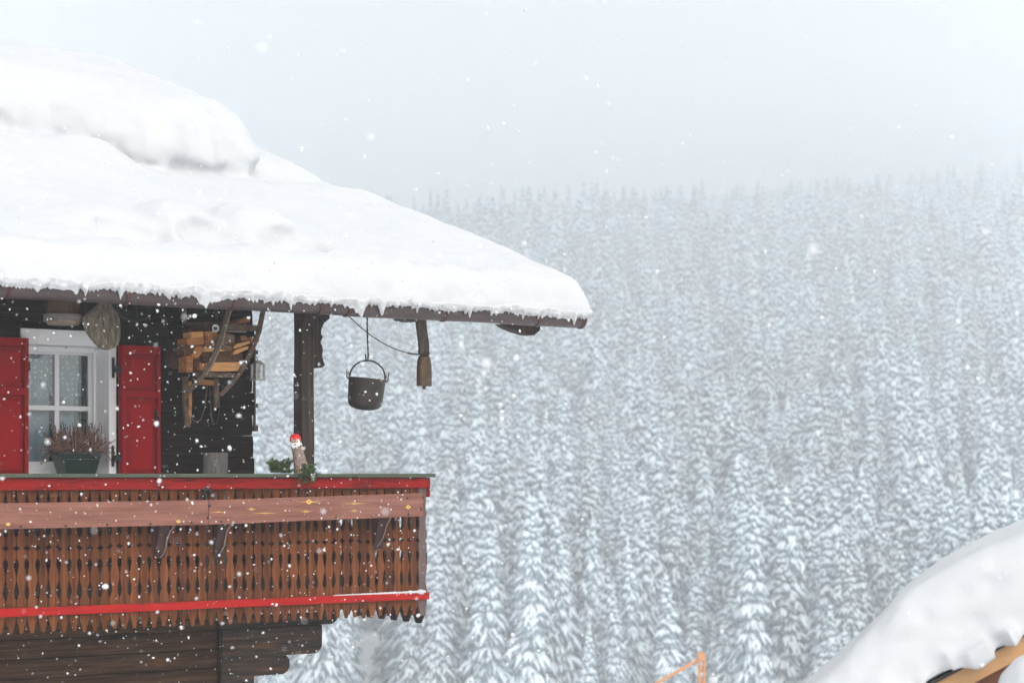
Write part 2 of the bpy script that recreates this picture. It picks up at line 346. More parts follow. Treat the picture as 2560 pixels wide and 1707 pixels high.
def log_wall(name, u0, u1, z0, z1, hgt, m, hole=None, th=.2, seed=1):
    r_ = random.Random(seed); b = MB(); z = z0
    while z < z1 - .01:
        h = min(hgt * r_.uniform(.88, 1.1), z1 - z); e = .018
        prof = [(VW + th, z), (VW + .02, z), (VW + .004, z + .012), (VW - .006, z + h * .3), (VW - .006, z + h * .72), (VW + .004, z + h - .010), (VW + .02, z + h - .001), (VW + th, z + h - .001)]
        ends = [(u0, u1)]
        if hole and z + h > hole[2] and z < hole[3]: ends = [(u0, hole[0]), (hole[1], u1)]
        jit = r_.uniform(-.006, .012)
        for a, c in ends:
            c2 = c + (r_.uniform(-.01, .022) if c == u1 else 0)
            n = max(2, int((c2 - a) / .35)); us = [a + (c2 - a) * i / n for i in range(n + 1)]
            wob = [r_.uniform(-.004, .004) for _ in us]
            vs = []; k = len(prof)
            for uu, wv in zip(us, wob): vs += [(uu, p + jit + (wv if p < VW + .1 else 0), q + wv * .6) for p, q in prof]
            fs = [tuple(range(k)), tuple(range(n * k + k - 1, n * k - 1, -1))]
            for i in range(n):
                for j in range(k): fs.append((i * k + j, (i + 1) * k + j, (i + 1) * k + (j + 1) % k, i * k + (j + 1) % k))
            b.add(vs, fs)
        z += h
    return b.build(name, m, chalet, smooth=35)
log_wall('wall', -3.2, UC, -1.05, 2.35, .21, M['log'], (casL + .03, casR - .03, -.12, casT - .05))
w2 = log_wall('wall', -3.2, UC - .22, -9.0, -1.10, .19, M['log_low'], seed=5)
b = MB(); gp_ = [(VW + .23, -9), (8.5, -9), (8.5, zr(8.5) - .16), (VW + .23, zr(VW + .23) - .16)]; b.prism(gp_, UC - .2, UC - .005, vzx); b.prism(gp_, -3.2, -3.0, vzx); b.box(-2.999, UC - .201, 8.3, 8.5, -9, 4.2)
b.build('gable_wall', M['log'], chalet)
b = MB(); b.box(-2.99, UC - .21, VW + .21, 8.29, -1.25, -1.1); b.build('upper_floor', M['dark_room'], chalet)
# dark joint post below and the weathered corner board
a0 = uz(545, 1600, VW - .03)[0]
MB().box(a0, UC + .0, VW - .035, VW + .16, -9, -1.36).build('corner_post', M['log'], chalet, bevel=.012)
ub = uz(640, 950, VW + .0)[0]
b = MB()
zt, zb = uz(637, 870, VW)[1], uz(637, 1078, VW)[1]
b.box(UC + .026, ub + .01, VW + .02, VW + .05, zb, zt)
for py, hh in ((1013, .02), (1070, .03), (880, .02)):
    zz = uz(637, py, VW)[1]; b.box(UC + .024, ub + .03, VW + .01, VW + .1, zz - hh, zz + hh)
b.build('corner_board', M['sled'], chalet, bevel=.004)
# stepped console beams: ends of the wall logs that run on past the corner to carry the balcony
def console(px, ytop, ybot, cham, v0, v1, oct_=False):
    ue = uz(px, 1600, VW - .05)[0]; zt = uz(px, ytop, VW - .05)[1]; zb = uz(px, ybot, VW - .05)[1]
    c = cham
    poly = [(a0 + .02, zb), (ue - c, zb), (ue - c * .35, zb + c * .4), (ue, zb + c), (ue, zt - (c * .7 if oct_ else .0)), (ue - (c * .7 if oct_ else .0), zt), (a0 + .02, zt)]
    q = []
    for p in poly:
        if not q or abs(p[0] - q[-1][0]) + abs(p[1] - q[-1][1]) > 1e-5: q.append(p)
    MB().prism(q, v0, v1, uvx).build('console_beam', M['console'], chalet, bevel=.012)
console(846, 1530, 1558, .075, VW - .06, VW + .16)
console(802, 1560, 1631, .07, VW - .085, VW + .17)
console(723, 1634, 1683, .07, VW - .07, VW + .16, True)
console(634, 1686, 1790, .02, VW - .06, VW + .165)

# roof deck, purlin ends
UE = 5.86
b = MB(); b.prism([(-.34, zr(-.34) - .05), (8.6, zr(8.6) - .14), (8.6, zr(8.6) - .005), (-.34, zr(-.34) - .005)], -3.6, UE, vzx)
b.prism([(8.6, zr(8.6) - .14), (17.5, zr(8.6) - .14 - SL * 8.9), (17.5, zr(8.6) - SL * 8.9), (8.6, zr(8.6) - .005)], -3.6, UE, vzx)
b.build('roof', M['roofwood'], chalet)
def pxpoly(pts, v): return [uz(px, py, v) for px, py in pts]
MB().prism(pxpoly([(1256, 809), (1352, 812), (1350, 826), (1336, 838), (1318, 836), (1295, 829), (1272, 820)], -.30), -.30, -.16, uvx).build('purlin_end', M['post'], chalet, bevel=.004)
MB().prism(pxpoly([(1000, 795), (1045, 796), (1045, 804), (1022, 803), (1008, 800)], -.25), -.25, -.1, uvx).build('purlin_end', M['post'], chalet, bevel=.003)

# gutter with straps
GV, GR, GZ = -.43, .085, uz(0, 745, -.43)[1] + .085
def usec(R_):
    return [(-R_, .05), (-R_, .025)] + [(R_ * math.cos(math.pi + math.pi * j / 12), R_ * math.sin(math.pi + math.pi * j / 12)) for j in range(13)] + [(R_, .025), (R_, .05)]
b = MB(); n = 16; vs = []; us = [-3.4 + (5.87 + 3.4) * i / 60 for i in range(61)]
for uu in us:
    sag = .006 * math.sin(uu * 3.1) + .003 * math.sin(uu * 7)
    for rr in (GR, GR - .004):
        for dy, dz in usec(rr): vs.append((uu, GV + dy, GZ + sag * .5 + dz))
k = 2 * (n + 1); fs = []
for i in range(len(us) - 1):
    for j in range(n):
        fs.append((i * k + j, (i + 1) * k + j, (i + 1) * k + j + 1, i * k + j + 1)); a_ = n + 1
        fs.append((i * k + a_ + j, i * k + a_ + j + 1, (i + 1) * k + a_ + j + 1, (i + 1) * k + a_ + j))
    for j0, j1 in ((0, n + 1), (n, 2 * n + 1)): fs.append((i * k + j0, i * k + j1, (i + 1) * k + j1, (i + 1) * k + j0))
b.add(vs, fs)
b.prism([(GV + dy, GZ + dz) for dy, dz in usec(GR)], 5.87, 5.876, vzx)
b.tube([(-3.4 + 9.27 * i / 30, GV - GR + .002, GZ + .052) for i in range(31)], .008, 6)
gut = b.build('gutter', M['gutter'], chalet, smooth=40)
for px in (14, 311, 577, 795, 865, 1108, 1340, 1452):
    u_ = uz(px, 780, GV - .03)[0]; b = MB(); vs = []; fs = []
    for q_ in zip(*[usec(rr) for rr in (GR + .002, GR + .010, GR + .010, GR + .002)]):
        for (dy, dz), du in zip(q_, (0, 0, .03, .03)): vs.append((u_ + du, GV + dy, GZ + dz))
    for j in range(n):
        for q in range(4): fs.append((j * 4 + q, j * 4 + (q + 1) % 4, (j + 1) * 4 + (q + 1) % 4, (j + 1) * 4 + q))
    b.add(vs, fs).build('gutter_strap', M['gbracket'], gut)

# post with carved brace
pu0 = uz(755, 1000, .06)[0]; pu1 = uz(786, 1000, .06)[0]; pv1 = vz(733, 1000, pu0)[0]
b = MB(); rr = random.Random(3); L_ = []
zs = [-1.05 + 2.85 * i / 12 for i in range(13)]
for z in zs:
    j = [rr.uniform(-.004, .004) for _ in range(4)]
    L_.append([(pu0 + j[0], .06 + j[1], z), (pu1 + j[2], .06 + j[1], z), (pu1 + j[2], pv1 + j[3], z), (pu0 + j[0], pv1 + j[3], z)])
vs = [p for l in L_ for p in l]; fs = [(0, 1, 2, 3), (51, 50, 49, 48)]
for i in range(12):
    for j in range(4): fs.append((i * 4 + j, i * 4 + (j + 1) % 4, (i + 1) * 4 + (j + 1) % 4, (i + 1) * 4 + j))
post = b.add(vs, fs).build('post', M['post'], chalet, bevel=.012)
MB().prism(pxpoly([(783, 784), (824, 784), (825, 796), (812, 806), (805, 820), (803, 834), (808, 842), (802, 856), (806, 864), (808, 876), (806, 890), (811, 908), (813, 913), (806, 919), (783, 920)], .10), .10, .22, uvx).build('carved_brace', M['post'], post, bevel=.006)

# ---------------------------------------------------------------- balcony
UB = uz(1066, 1184, 0)[0]; U0 = -3.0
b = MB(); b.box(U0, UB - .05, .05, VW - .02, -1.16, -1.08); b.box(UC + .05, UB - .05, VW - .02, 5.1, -1.16, -1.08)
for uu in [U0 + .3 + .75 * i for i in range(9)]: b.box(uu, uu + .12, .05, VW - .03, -1.29, -1.163)
b.box(U0, UB - .06, .07, .13, -1.07, -.96)
balc = b.build('balcony', M['roofwood'], chalet)
prof = [(-.02, .003), (-.15, .003), (-.185, .012), (-.25, .030), (-.30, .036), (-.345, .030), (-.365, .006), (-.385, .006), (-.41, .026), (-.46, .037), (-.505, .035), (-.535, .022), (-.548, .004), (-.618, .004), (-.622, .020), (-.630, .022), (-.633, .046), (-.647, .046), (-.650, .022), (-.658, .020), (-.662, .004), (-.735, .004), (-.748, .026), (-.77, .036), (-.80, .033), (-.85, .015), (-.885, .004), (-.925, .004), (-.96, .018), (-1.0, .033), (-1.03, .037), (-1.06, .026), (-1.09, .004), (-1.255, .003), (-1.275, .009), (-1.30, .022), (-1.325, .038), (-1.35, .0545), (-1.366, .062), (-1.372, .066)]
def picket_poly(pitch, c, k=1.0, dz=0.0):
    h = pitch / 2
    kk_ = lambda g: g * k if g < .05 else g
    l = [(c - max(.006, h - kk_(g) / 2), z + dz) for z, g in prof]; r_ = [(c + max(.006, h - kk_(g) / 2), z + dz) for z, g in prof]
    return l + r_[::-1]
pitch = .0945; u_ = UB - .095; i = 0; rr = random.Random(11)
while u_ > -.75:
    b = MB(); poly = picket_poly(pitch, u_ - pitch / 2, rr.uniform(1.15, 1.36), rr.uniform(-.012, .008)); t = rr.uniform(0, .004)
    b.prism(poly, t, .013 + t, uvx)
    b.build('baluster', M['picket'], balc, bevel=.0015, seg=1); u_ -= pitch * rr.uniform(.985, 1.015); i += 1
# greyed end board at the corner
b = MB(); poly = picket_poly(.10, UB - .047, .8, -.012); b.prism(poly, -.006, .02, uvx)
o = b.build('baluster', M['picket_grey'], balc, bevel=.002, seg=1); tag(o, 'greyed wider end board at the balcony corner')
# boards of the gable side, seen from behind
vv = .0; i = 0
while vv < 5.0:
    b = MB(); k = 2.3; h = .115
    pts = [(z * 1.0 - .09 * (z < -1.2), g) for z, g in prof]
    l = [(vv + .12 - max(.03, h - g * k / 2), z) for z, g in pts]; r_ = [(vv + .12 + max(.03, h - g * k / 2), z) for z, g in pts]
    b.prism(l + r_[::-1], UB - .026, UB - .002, vzx).build('side_board', M['picket_dark'], balc, bevel=.002, seg=1); vv += .235
# rails
def rail(name, pts, v0, v1, m, bevel=.004, nseg=24):
    """strip between the (u, z_low, z_high) stations in pts"""
    b = MB(); vs = []; fs = []
    for u0_, zl, zh in pts: vs += [(u0_, v0, zl), (u0_, v0, zh), (u0_, v1, zh), (u0_, v1, zl)]
    for i in range(len(pts) - 1):
        for j in range(4): fs.append((i * 4 + j, i * 4 + (j + 1) % 4, (i + 1) * 4 + (j + 1) % 4, (i + 1) * 4 + j))
    fs += [(0, 1, 2, 3), tuple(len(pts) * 4 - 4 + j for j in (3, 2, 1, 0))]
    return b.add(vs, fs).build(name, m, balc, bevel=bevel)
ucap = uz(1087, 1184, -.05)[0]
rail('handrail_cap', [(U0, -.034, .002), (uz(890, 1184, -.06)[0], -.032, .001)], -.065, .15, M['cap'])
rail('handrail_cap', [(uz(890, 1184, -.06)[0] + .004, -.036, .002), (ucap, -.034, .003)], -.067, .15, M['cap'])
rail('red_top_rail', [(U0, -.146, -.036), (UB + .0, -.138, -.038)], -.028, -.002, M['red_rail'])
b = MB(); b.box(UB + .002, UB + .026, -.03, 5.0, -.225, -.037); b.build('red_side_rail', M['red_rail'], balc, bevel=.004)
usp = uz(99, 1530, -.03)[0]
rail('red_bottom_rail', [(U0, -1.222, -1.150), (usp - .002, -1.222, -1.150)], -.036, -.004, M['red_low'])
rail('red_bottom_rail', [(usp + .002, -1.223, -1.152), (2.2, -1.221, -1.152), (UB + .012, -1.222, -1.153)], -.036, -.004, M['red_low'])
MB().box(UB + .0, UB + .05, .06, .12, -1.03 + .14, -.77).build('iron_bolt', M['darkmetal'], balc, bevel=.006)
# flower shelf board: rises a little to the right, in two lengths butted at the joint
sv = -.2; su = []
for pt, pb in (((0, 1257.5), (0, 1321)), ((522, 1249.5), (522, 1311)), ((1062, 1232), (1053, 1290))):
    ut, zt_ = uz(*pt, sv); ubm, zbm = uz(*pb, sv); su.append(((ut + ubm) / 2, zbm, zt_))
sl0 = (su[1][2] - su[0][2]) / (su[1][0] - su[0][0])
first = (U0, su[0][1] + (U0 - su[0][0]) * sl0, su[0][2] + (U0 - su[0][0]) * sl0)
sh = rail('flower_shelf', [first, (su[1][0] - .002, su[1][1], su[1][2])], sv, sv + .022, M['shelf'], .003)
tag(sh, 'plain pinkish length of the flower shelf board')
sh2 = rail('flower_shelf', [(su[1][0] + .002, su[1][1], su[1][2]), su[2]], sv - .001, sv + .021, M['shelf'], .003)
tag(sh2, 'pinkish length of shelf board with yellow resin knots')
rail('shelf_bottom', [(U0, first[1] + .02, first[1] + .04), (su[1][0], su[1][1] + .02, su[1][1] + .04), (su[2][0] - .03, su[2][1] + .02, su[2][1] + .04)], sv + .024, -.03, M['bracket_wood'])
for px, py, l, r_ in ((772, 1254, 70, 7), (885, 1258, 80, 4), (885, 1276, 24, 4), (764, 1278, 35, 4), (628, 1272, 26, 4), (1020, 1267, 18, 6), (660, 1282, 70, 2), (545, 1279, 40, 2)):
    b = MB(); u0_, z0_ = uz(px, py, sv); k = 1 / 265
    pl = [(u0_ - l * .5 * k, z0_), (u0_ - r_ * 1.2 * k, z0_ + .5 * k), (u0_ - r_ * .7 * k, z0_ + r_ * .5 * k), (u0_, z0_ + r_ * k), (u0_ + r_ * .7 * k, z0_ + r_ * .5 * k), (u0_ + r_ * 1.2 * k, z0_ + 1 * k), (u0_ + l * .5 * k, z0_ - .5 * k),
          (u0_ + r_ * 1.2 * k, z0_ - 1.2 * k), (u0_ + r_ * .6 * k, z0_ - r_ * .6 * k), (u0_, z0_ - r_ * .9 * k), (u0_ - r_ * .7 * k, z0_ - r_ * .5 * k), (u0_ - r_ * 1.2 * k, z0_ - 1 * k)]
    b.mi = 0; b.prism(pl, sv - .0035, sv - .0005, uvx)
    if r_ >= 4: b.mi = 1; b.prism([(u0_ + .006 * math.cos(t), z0_ + .006 * math.sin(t)) for t in [x * math.pi / 4 for x in range(8)]], sv - .005, sv - .0037, uvx)
    b.build('resin_knot', [M['resin'], M['knot']], sh2)

for px, py in ((20, 1310), (446, 1303)):
    u0_, z0_ = uz(px, py, sv); MB().sphere((u0_, sv - .001, z0_), (.022, .004, .014), 8, 5).build('resin_knot', M['resin'], sh)
for px, py in ((52, 1316), (164, 1314), (268, 1311), (376, 1309), (479, 1306), (522, 1265), (519, 1294)):
    u0_, z0_ = uz(px, py, sv); MB().sphere((u0_, sv - .003, z0_), (.011, .007, .011), 8, 6).build('nail', M['darkmetal'], sh)
for px, py in ((553, 1303), (840, 1292), (931, 1290), (1021, 1285), (525, 1263), (1052, 1272), (1058, 1243), (1018, 1245)):
    u0_, z0_ = uz(px, py, sv - .001); MB().sphere((u0_, sv - .004, z0_), (.010, .007, .010), 8, 6).build('nail', M['darkmetal'], sh2)
for px, pth in ((430, [(437, 1312), (425, 1328), (417, 1350), (415, 1368), (408, 1385), (400, 1393)]), (572, [(580, 1308), (568, 1325), (563, 1348), (560, 1365), (553, 1378), (548, 1385)]), (968, [(977, 1294), (968, 1310), (962, 1330), (957, 1345), (950, 1357), (942, 1366)])):
    b = MB(); vv0, vv1 = sv + .03, -.03; pts = []
    for q, (x, y) in enumerate(pth):
        t = q / 5; pts.append((uz(x, y, sv + .03 + t * .12)[0], sv + .03 + t * .12, uz(x, y, sv + .03 + t * .12)[1]))
    b.tube(pts, .011, 6, flat=.5); sb = b.build('shelf_strap', M['strap'], balc)
    uu = pts[2][0] - .08; zt_ = pts[0][2] + .0
    MB().prism([(-.03, zt_), (sv + .05, zt_), (sv + .06, zt_ - .05), (-.06, zt_ - .27), (-.03, zt_ - .3)], uu, uu + .10, vzx).build('shelf_bracket', M['bracket_wood'], balc, bevel=.004)
hk = [(511, 1250), (511, 1236), (512, 1226), (516, 1221), (521, 1222), (523, 1230), (523, 1240)]
MB().tube([(uz(x, y, -.09)[0], -.09, uz(x, y, -.09)[1]) for x, y in hk], [.014, .016, .02, .021, .02, .016, .012], 8).build('iron_hook', M['black'], balc, smooth=True)

# ---------------------------------------------------------------- window
win = MB()
win.box(casL, opR, 1.065, 1.16, opT, casT)                               # head board
win.box(opR, casR, 1.062, 1.16, -.10, casT - .01); win.box(casL, opL, 1.062, 1.16, -.10, opT - .001)
win.box(opR, opR + .012, 1.05, 1.0615, -.10, casT - .012)
RV = vz(236, 1000, opR)[0]                                              # depth of the reveal
win.box(opR + .001, opR + .05, 1.161, RV + .08, -.10, opT + .05); win.box(opL - .05, opL - .001, 1.161, RV + .08, -.10, opT + .05)
win.box(opL, opR, 1.161, RV + .08, opT + .001, opT + .05); win.box(casL, casR, .98, RV + .08, -.14, -.101)
win.box(opL + .002, opR - .002, RV - .05, RV - .03, opT - .05, opT); win.box(opR - .03, opR - .001, RV - .05, RV - .03, -.1, opT - .002)
win = win.build('window', M['white'], chalet, bevel=.004)
sR0 = uz(221, 1000, RV)[0]; sR1 = uz(233, 1000, RV)[0]; mu0 = uz(138.5, 1000, RV)[0]; mu1 = uz(147.5, 1000, RV)[0]
mu0 -= .004; mu1 += .004
gT = uz(150, 887, RV)[1]; sT = uz(150, 872, RV)[1]; bz1 = uz(150, 1014, RV)[1]; bz0 = uz(150, 1026, RV)[1]; gB = uz(100, 1153, RV)[1]; sB = uz(100, 1174, RV)[1]
sL1 = mu0 - (sR0 - mu1); sL0 = sL1 - .05
b = MB(); z0, z1 = RV, RV + .045
b.box(sL0, sL1, z0, z1, sB, sT); b.box(sR0, sR1, z0, z1, sB, sT); b.box(sL1, sR0, z0 + .001, z1 - .001, gT, sT); b.box(sL1, sR0, z0 + .001, z1 - .001, sB, gB)
b.box(mu0, mu1, z0 + .003, z1 - .003, gB, gT); b.box(sL1, mu0, z0 + .004, z1 - .004, bz0, bz1); b.box(mu1, sR0, z0 + .004, z1 - .004, bz0, bz1)
b.box(sR1, opR - .002, RV + .005, RV + .06, sB - .05, opT); b.box(sL0 - .1, sL0, RV + .005, RV + .06, sB - .05, opT); b.box(sL0, sR1, RV + .005, RV + .06, sT, opT); b.box(sL0, sR1, RV + .005, RV + .06, -.1, sB)
b.build('sash', M['white'], win, bevel=.003)
for a_, c_ in ((sL1, mu0), (mu1, sR0)):
    for q0, q1 in ((gB, bz0), (bz1, gT)): MB().box(a_, c_, RV + .02, RV + .024, q0, q1).build('pane', M['glass'], win)
lu, lz = uz(165, 862, RV - .06)
MB().prism([(lu - .012, lz + .003), (lu + .012, lz + .003), (lu + .012, lz - .006), (lu + .005, lz - .006), (lu + .005, lz - .03), (lu - .005, lz - .03), (lu - .005, lz - .006), (lu - .012, lz - .006)], RV - .062, RV - .052, uvx).build('latch', M['black'], win)
# lace valance with scalloped edge, plain sheers behind it, a pale drape at the right
def cloth(u0_, u1_, zt_, zb_fn, v_, amp, wl, m, name, nz=14, nu=90):
    vs = []; fs = []
    for i in range(nu + 1):
        uu = u0_ + (u1_ - u0_) * i / nu; zb_ = zb_fn(uu)
        for j in range(nz + 1):
            t = j / nz; vs.append((uu, v_ + amp * (.35 + .65 * t) * math.sin(2 * math.pi * uu / wl + .6 * math.sin(5 * uu)), zt_ + (zb_ - zt_) * t))
    for i in range(nu):
        for j in range(nz): fs.append((i * (nz + 1) + j, (i + 1) * (nz + 1) + j, (i + 1) * (nz + 1) + j + 1, i * (nz + 1) + j + 1))
    return MB().add(vs, fs).build(name, m, win, smooth=True)
zsc = uz(100, 985, RV + .1)[1]
scal = lambda uu: zsc - .03 * abs(math.sin(uu * math.pi / .055)) - .02 * math.sin(uu * 17)
cv = RV + .11
ug0, ug1 = uz(122, 1000, cv)[0], uz(149, 1000, cv)[0]
cloth(sL1 - .1, uz(131, 950, cv)[0], gT + .05, scal, cv, .008, .11, M['lace'], 'lace_curtain')
cloth(uz(147, 950, cv)[0], uz(203, 950, cv)[0], gT + .05, scal, cv, .008, .10, M['lace'], 'lace_curtain')
for a_, c_ in ((sL1 - .1, uz(122, 950, cv + .04)[0]), (uz(144, 950, cv + .04)[0], uz(186, 950, cv + .04)[0])):
    cloth(a_, c_, gT + .05, lambda uu: gB - .1, cv + .04, .006, .13, M['sheer'], 'sheer_curtain')
cloth(uz(186, 950, cv + .05)[0], uz(203, 950, cv + .05)[0], gT + .05, lambda uu: gB - .1, cv + .05, .012, .04, M['drape'], 'drape')
b = MB()
for i in range(13):
    zz = scal(0) ; uu = sL1 - .02 + i * .0275
    if ug0 - .004 < uu < mu1: continue
    b.sphere((uu, cv - .012, zsc - .018 - .014 * (i % 2)), (.009, .002, .011), 8, 6)
b.build('lace_trim', M['whitepaint'], win)

# ---------------------------------------------------------------- shutters
def shutter(u0_, u1_, zt_, zb_, vf, hinge_right):
    t = .10; b = MB(); b.box(u0_, u1_, vf + .050, vf + t, zb_, zt_)
    st = .042; W_ = u1_ - u0_
    zm = uz(350, 985, vf)[1]
    b.box(u0_, u0_ + st, vf, vf + .0495, zb_, zt_); b.box(u1_ - st * .85, u1_, vf, vf + .0495, zb_, zt_)
    a_, c_ = u0_ + st + .001, u1_ - st * .85 - .001
    b.box(a_, c_, vf + .0005, vf + .0495, zt_ - .075, zt_); b.box(a_, c_, vf + .0005, vf + .0495, zm - .035, zm + .035); b.box(a_, c_, vf + .0005, vf + .0495, zb_, zb_ + .06)
    o = b.build('shutter', M['shutter'], chalet, bevel=.004)
    for q0, q1 in ((zm + .035, zt_ - .075), (zb_ + .06, zm - .035)):
        e = .036; i0, i1, j0, j1 = a_ + .011, c_ - .011, q0 + .011, q1 - .011
        vs = [(i0, vf + .030, j0), (i1, vf + .030, j0), (i1, vf + .030, j1), (i0, vf + .030, j1), (i0 + e, vf + .004, j0 + e * 1.2), (i1 - e, vf + .004, j0 + e * 1.2), (i1 - e, vf + .004, j1 - e * 1.2), (i0 + e, vf + .004, j1 - e * 1.2)]
        MB().add(vs, [(4, 5, 6, 7), (0, 1, 5, 4), (1, 2, 6, 5), (2, 3, 7, 6), (3, 0, 4, 7)]).build('raised_panel', M['shutter'], o, bevel=.002)
    return o
sv1 = .95
su0, sz0 = uz(306, 862, sv1); su1, _ = uz(402, 866, sv1)
shR = shutter(su0, su1, sz0, -.07, sv1, False); tag(shR, 'right hand red shutter with black pull handle')
lu1, lz1 = uz(72, 845, sv1); shL = shutter(lu1 - (su1 - su0), lu1, lz1, -.07, sv1, True); tag(shL, 'left hand red shutter cut by the picture edge')
def hinge(parent, px, y0, y1, v_, side):
    u_, z1_ = uz(px, y0, v_); _, z0_ = uz(px, y1, v_); h = .013; b = MB(); zm = (z0_ + z1_) / 2
    pl = [(u_ + h * math.cos(a), z1_ - h + h * math.sin(a)) for a in [math.pi * i / 6 for i in range(7)]] + [(u_ - h * math.cos(a), z0_ + h - h * math.sin(a)) for a in [math.pi * i / 6 for i in range(7)]]
    b.prism(pl, v_, v_ + .008, uvx)
    b.box(u_ + .002, u_ + side * .05, v_ - .08, v_ - .001, zm - .045, zm + .01); return b.build('hinge', M['black'], parent, bevel=.002)
hinge(shR, 283.5, 893, 945, 1.045, 1); hinge(shR, 282.5, 1113, 1166, 1.045, 1)
u_, z_ = uz(75, 904, sv1 + .03); MB().box(lu1 + .001, lu1 + .02, sv1 + .01, sv1 + .05, z_ - .085, z_).build('hinge', M['black'], shL, bevel=.003)
hu, hz_ = uz(391, 1025, sv1); _, hb = uz(393, 1067, sv1)
b = MB(); b.tube([(hu, sv1 - .012, hz_ - .005), (hu, sv1 - .014, hz_ - .03), (hu + .002, sv1 - .02, hz_ - .06)], [.012, .013, .010], 8)
b.tube([(hu + .001, sv1 - .018, hz_ - .065), (hu + .014, sv1 - .035, hz_ - .075), (hu + .016, sv1 - .038, hz_ - .11), (hu + .008, sv1 - .034, hb), (hu - .003, sv1 - .02, hb + .005), (hu - .005, sv1 - .006, hb + .02)], .008, 8)
b.box(hu - .012, hu + .012, sv1 - .006, sv1 - .0005, hb, hz_)
b.build('handle', M['black'], shR)

# ------------------------------------------------------------------ snow on the chalet roof
def chalet_snow():
    su_, sv_, sh_ = .045, .05, .04
    us = np.arange(-2.2, 6.1, su_); vs = np.concatenate([np.arange(-.8, 13.6, sv_)]); hs_ = np.arange(-.16, 1.55, sh_)
    U, V, H = np.meshgrid(us, vs, hs_, indexing='ij'); P = np.stack([U, V, H], -1)
    T = np.interp(V, [-.5, .0, .5, 1.6, 2.9, 3.5, 4.3, 14], [.44, .46, .49, .48, .43, .46, .36, .33])
    T = T + .035 * vnoise(P * np.array([1, 1, 0]), 1.3, 11)
    q_ = np.clip((3.05 - U) / .7, 0, 1); T = T + .30 * q_ * q_ * (3 - 2 * q_) * np.exp(-((V - 3.75) / 1.15) ** 2)
    edge_u = 5.97 + .04 * vnoise(P, .5, 12) + .02 * vnoise(P, .16, 22); edge_v = -.575 + .03 * vnoise(P, .35, 13) + .018 * vnoise(P, .12, 14)
    ru = np.clip((edge_u - U) / .36, 0, 1); rv = np.clip((V - edge_v) / .27, 0, 1)
    rnd_ = np.sqrt(np.clip(1 - (1 - ru) ** 4, 0, 1)) * np.sqrt(np.clip(1 - (1 - rv) ** 2.4, 0, 1))
    f1 = H - (T * rnd_ - .12 * (1 - (rnd_ > 0)) - .10 * (rnd_ <= .02))
    f1 = np.maximum(f1, (edge_v - V) * .8); f1 = np.maximum(f1, (U - edge_u) * .8)
    vb = np.interp(U, [-3, 2.2, 2.7, 3.1, 3.5, 3.85, 4.1, 4.6], [4.6, 4.45, 4.15, 3.82, 3.92, 3.76, 3.92, 3.85]) + .09 * vnoise(P * np.array([1, 1, .6]), .5, 15) + .05 * vnoise(P, .15, 16)
    ub_ = 4.62 + .05 * vnoise(P, .5, 17)
    d = smin(V - vb, ub_ - U, .35)
    top = np.interp(V, [3.8, 5, 7, 8.3, 10.5, 12.2, 13.6], [1.2, 1.27, 1.29, 1.15, .98, .80, .7]) + .02 * vnoise(P * np.array([1, 1, 0]), .9, 18)
    bot = .15; Hh = (top - bot) / 2; hc = bot + Hh; Rr = .8
    f2 = np.sqrt((np.clip(Rr - d, 0, None) / Rr * Hh) ** 2 + (H - hc) ** 2) - Hh
    d3 = smin(V - 4.12, 5.62 - U, .3); t3 = .60 + .02 * vnoise(P, .6, 19)
    H3 = t3 / 2; f3 = np.sqrt((np.clip(.6 - d3, 0, None) / .6 * H3) ** 2 + (H - H3) ** 2) - H3
    f = smin(f1, f3, .06); f = smin(f, f2, .09)
    for cu, cv_, ch, a, bb, c in ((2.02, .78, .40, .42, .55, .27), (2.82, .76, .40, .45, .62, .28), (1.2, .75, .37, .5, .5, .2)):
        wob = .10 * vnoise(P, .22, 20)
        q = np.sqrt(((U - cu) / a) ** 2 + ((V - cv_) / bb) ** 2 + ((H - ch) / c) ** 2) - 1 + wob
        f = smin(f, q * c, .05)
        hol = np.sqrt(((U - cu - .10) / (a * .85)) ** 2 + ((V - cv_ + bb * .95) / .26) ** 2 + ((H - ch - .10) / .19) ** 2) - 1
        f = -smin(-f, hol * .12, .05)
    fr = np.clip((.25 - V) / .5, 0, 1)
    f = f + np.clip((H - .55) / .3, 0, 1) * np.clip((5.2 - V) / .8, 0, 1) * .035 * vnoise(P, .3, 24)
    f = f + (.012 + .022 * fr) * vnoise(P, .16, 21) + .010 * vnoise(P, .08, 23) * (.3 + fr)
    f = np.maximum(f, np.maximum(np.where(V < -.30, .10, .004) - H, np.maximum(V - 13.4, -2.1 - U)))
    Vx, Fc = surface_nets(f, (us[0], vs[0], hs_[0]), (su_, sv_, sh_))
    Vx[:, 2] = Vx[:, 2] + ZE + SL * (Vx[:, 1] + .45)
    return Vx, Fc
Vx, Fc = chalet_snow()
o = np_mesh('roof_snow', Vx, Fc, [M['snow']]); o.location = O3; o.rotation_euler = (0, 0, ROT)
tag(o, 'thick layered white snow blanket piled on the chalet roof', 'snow')
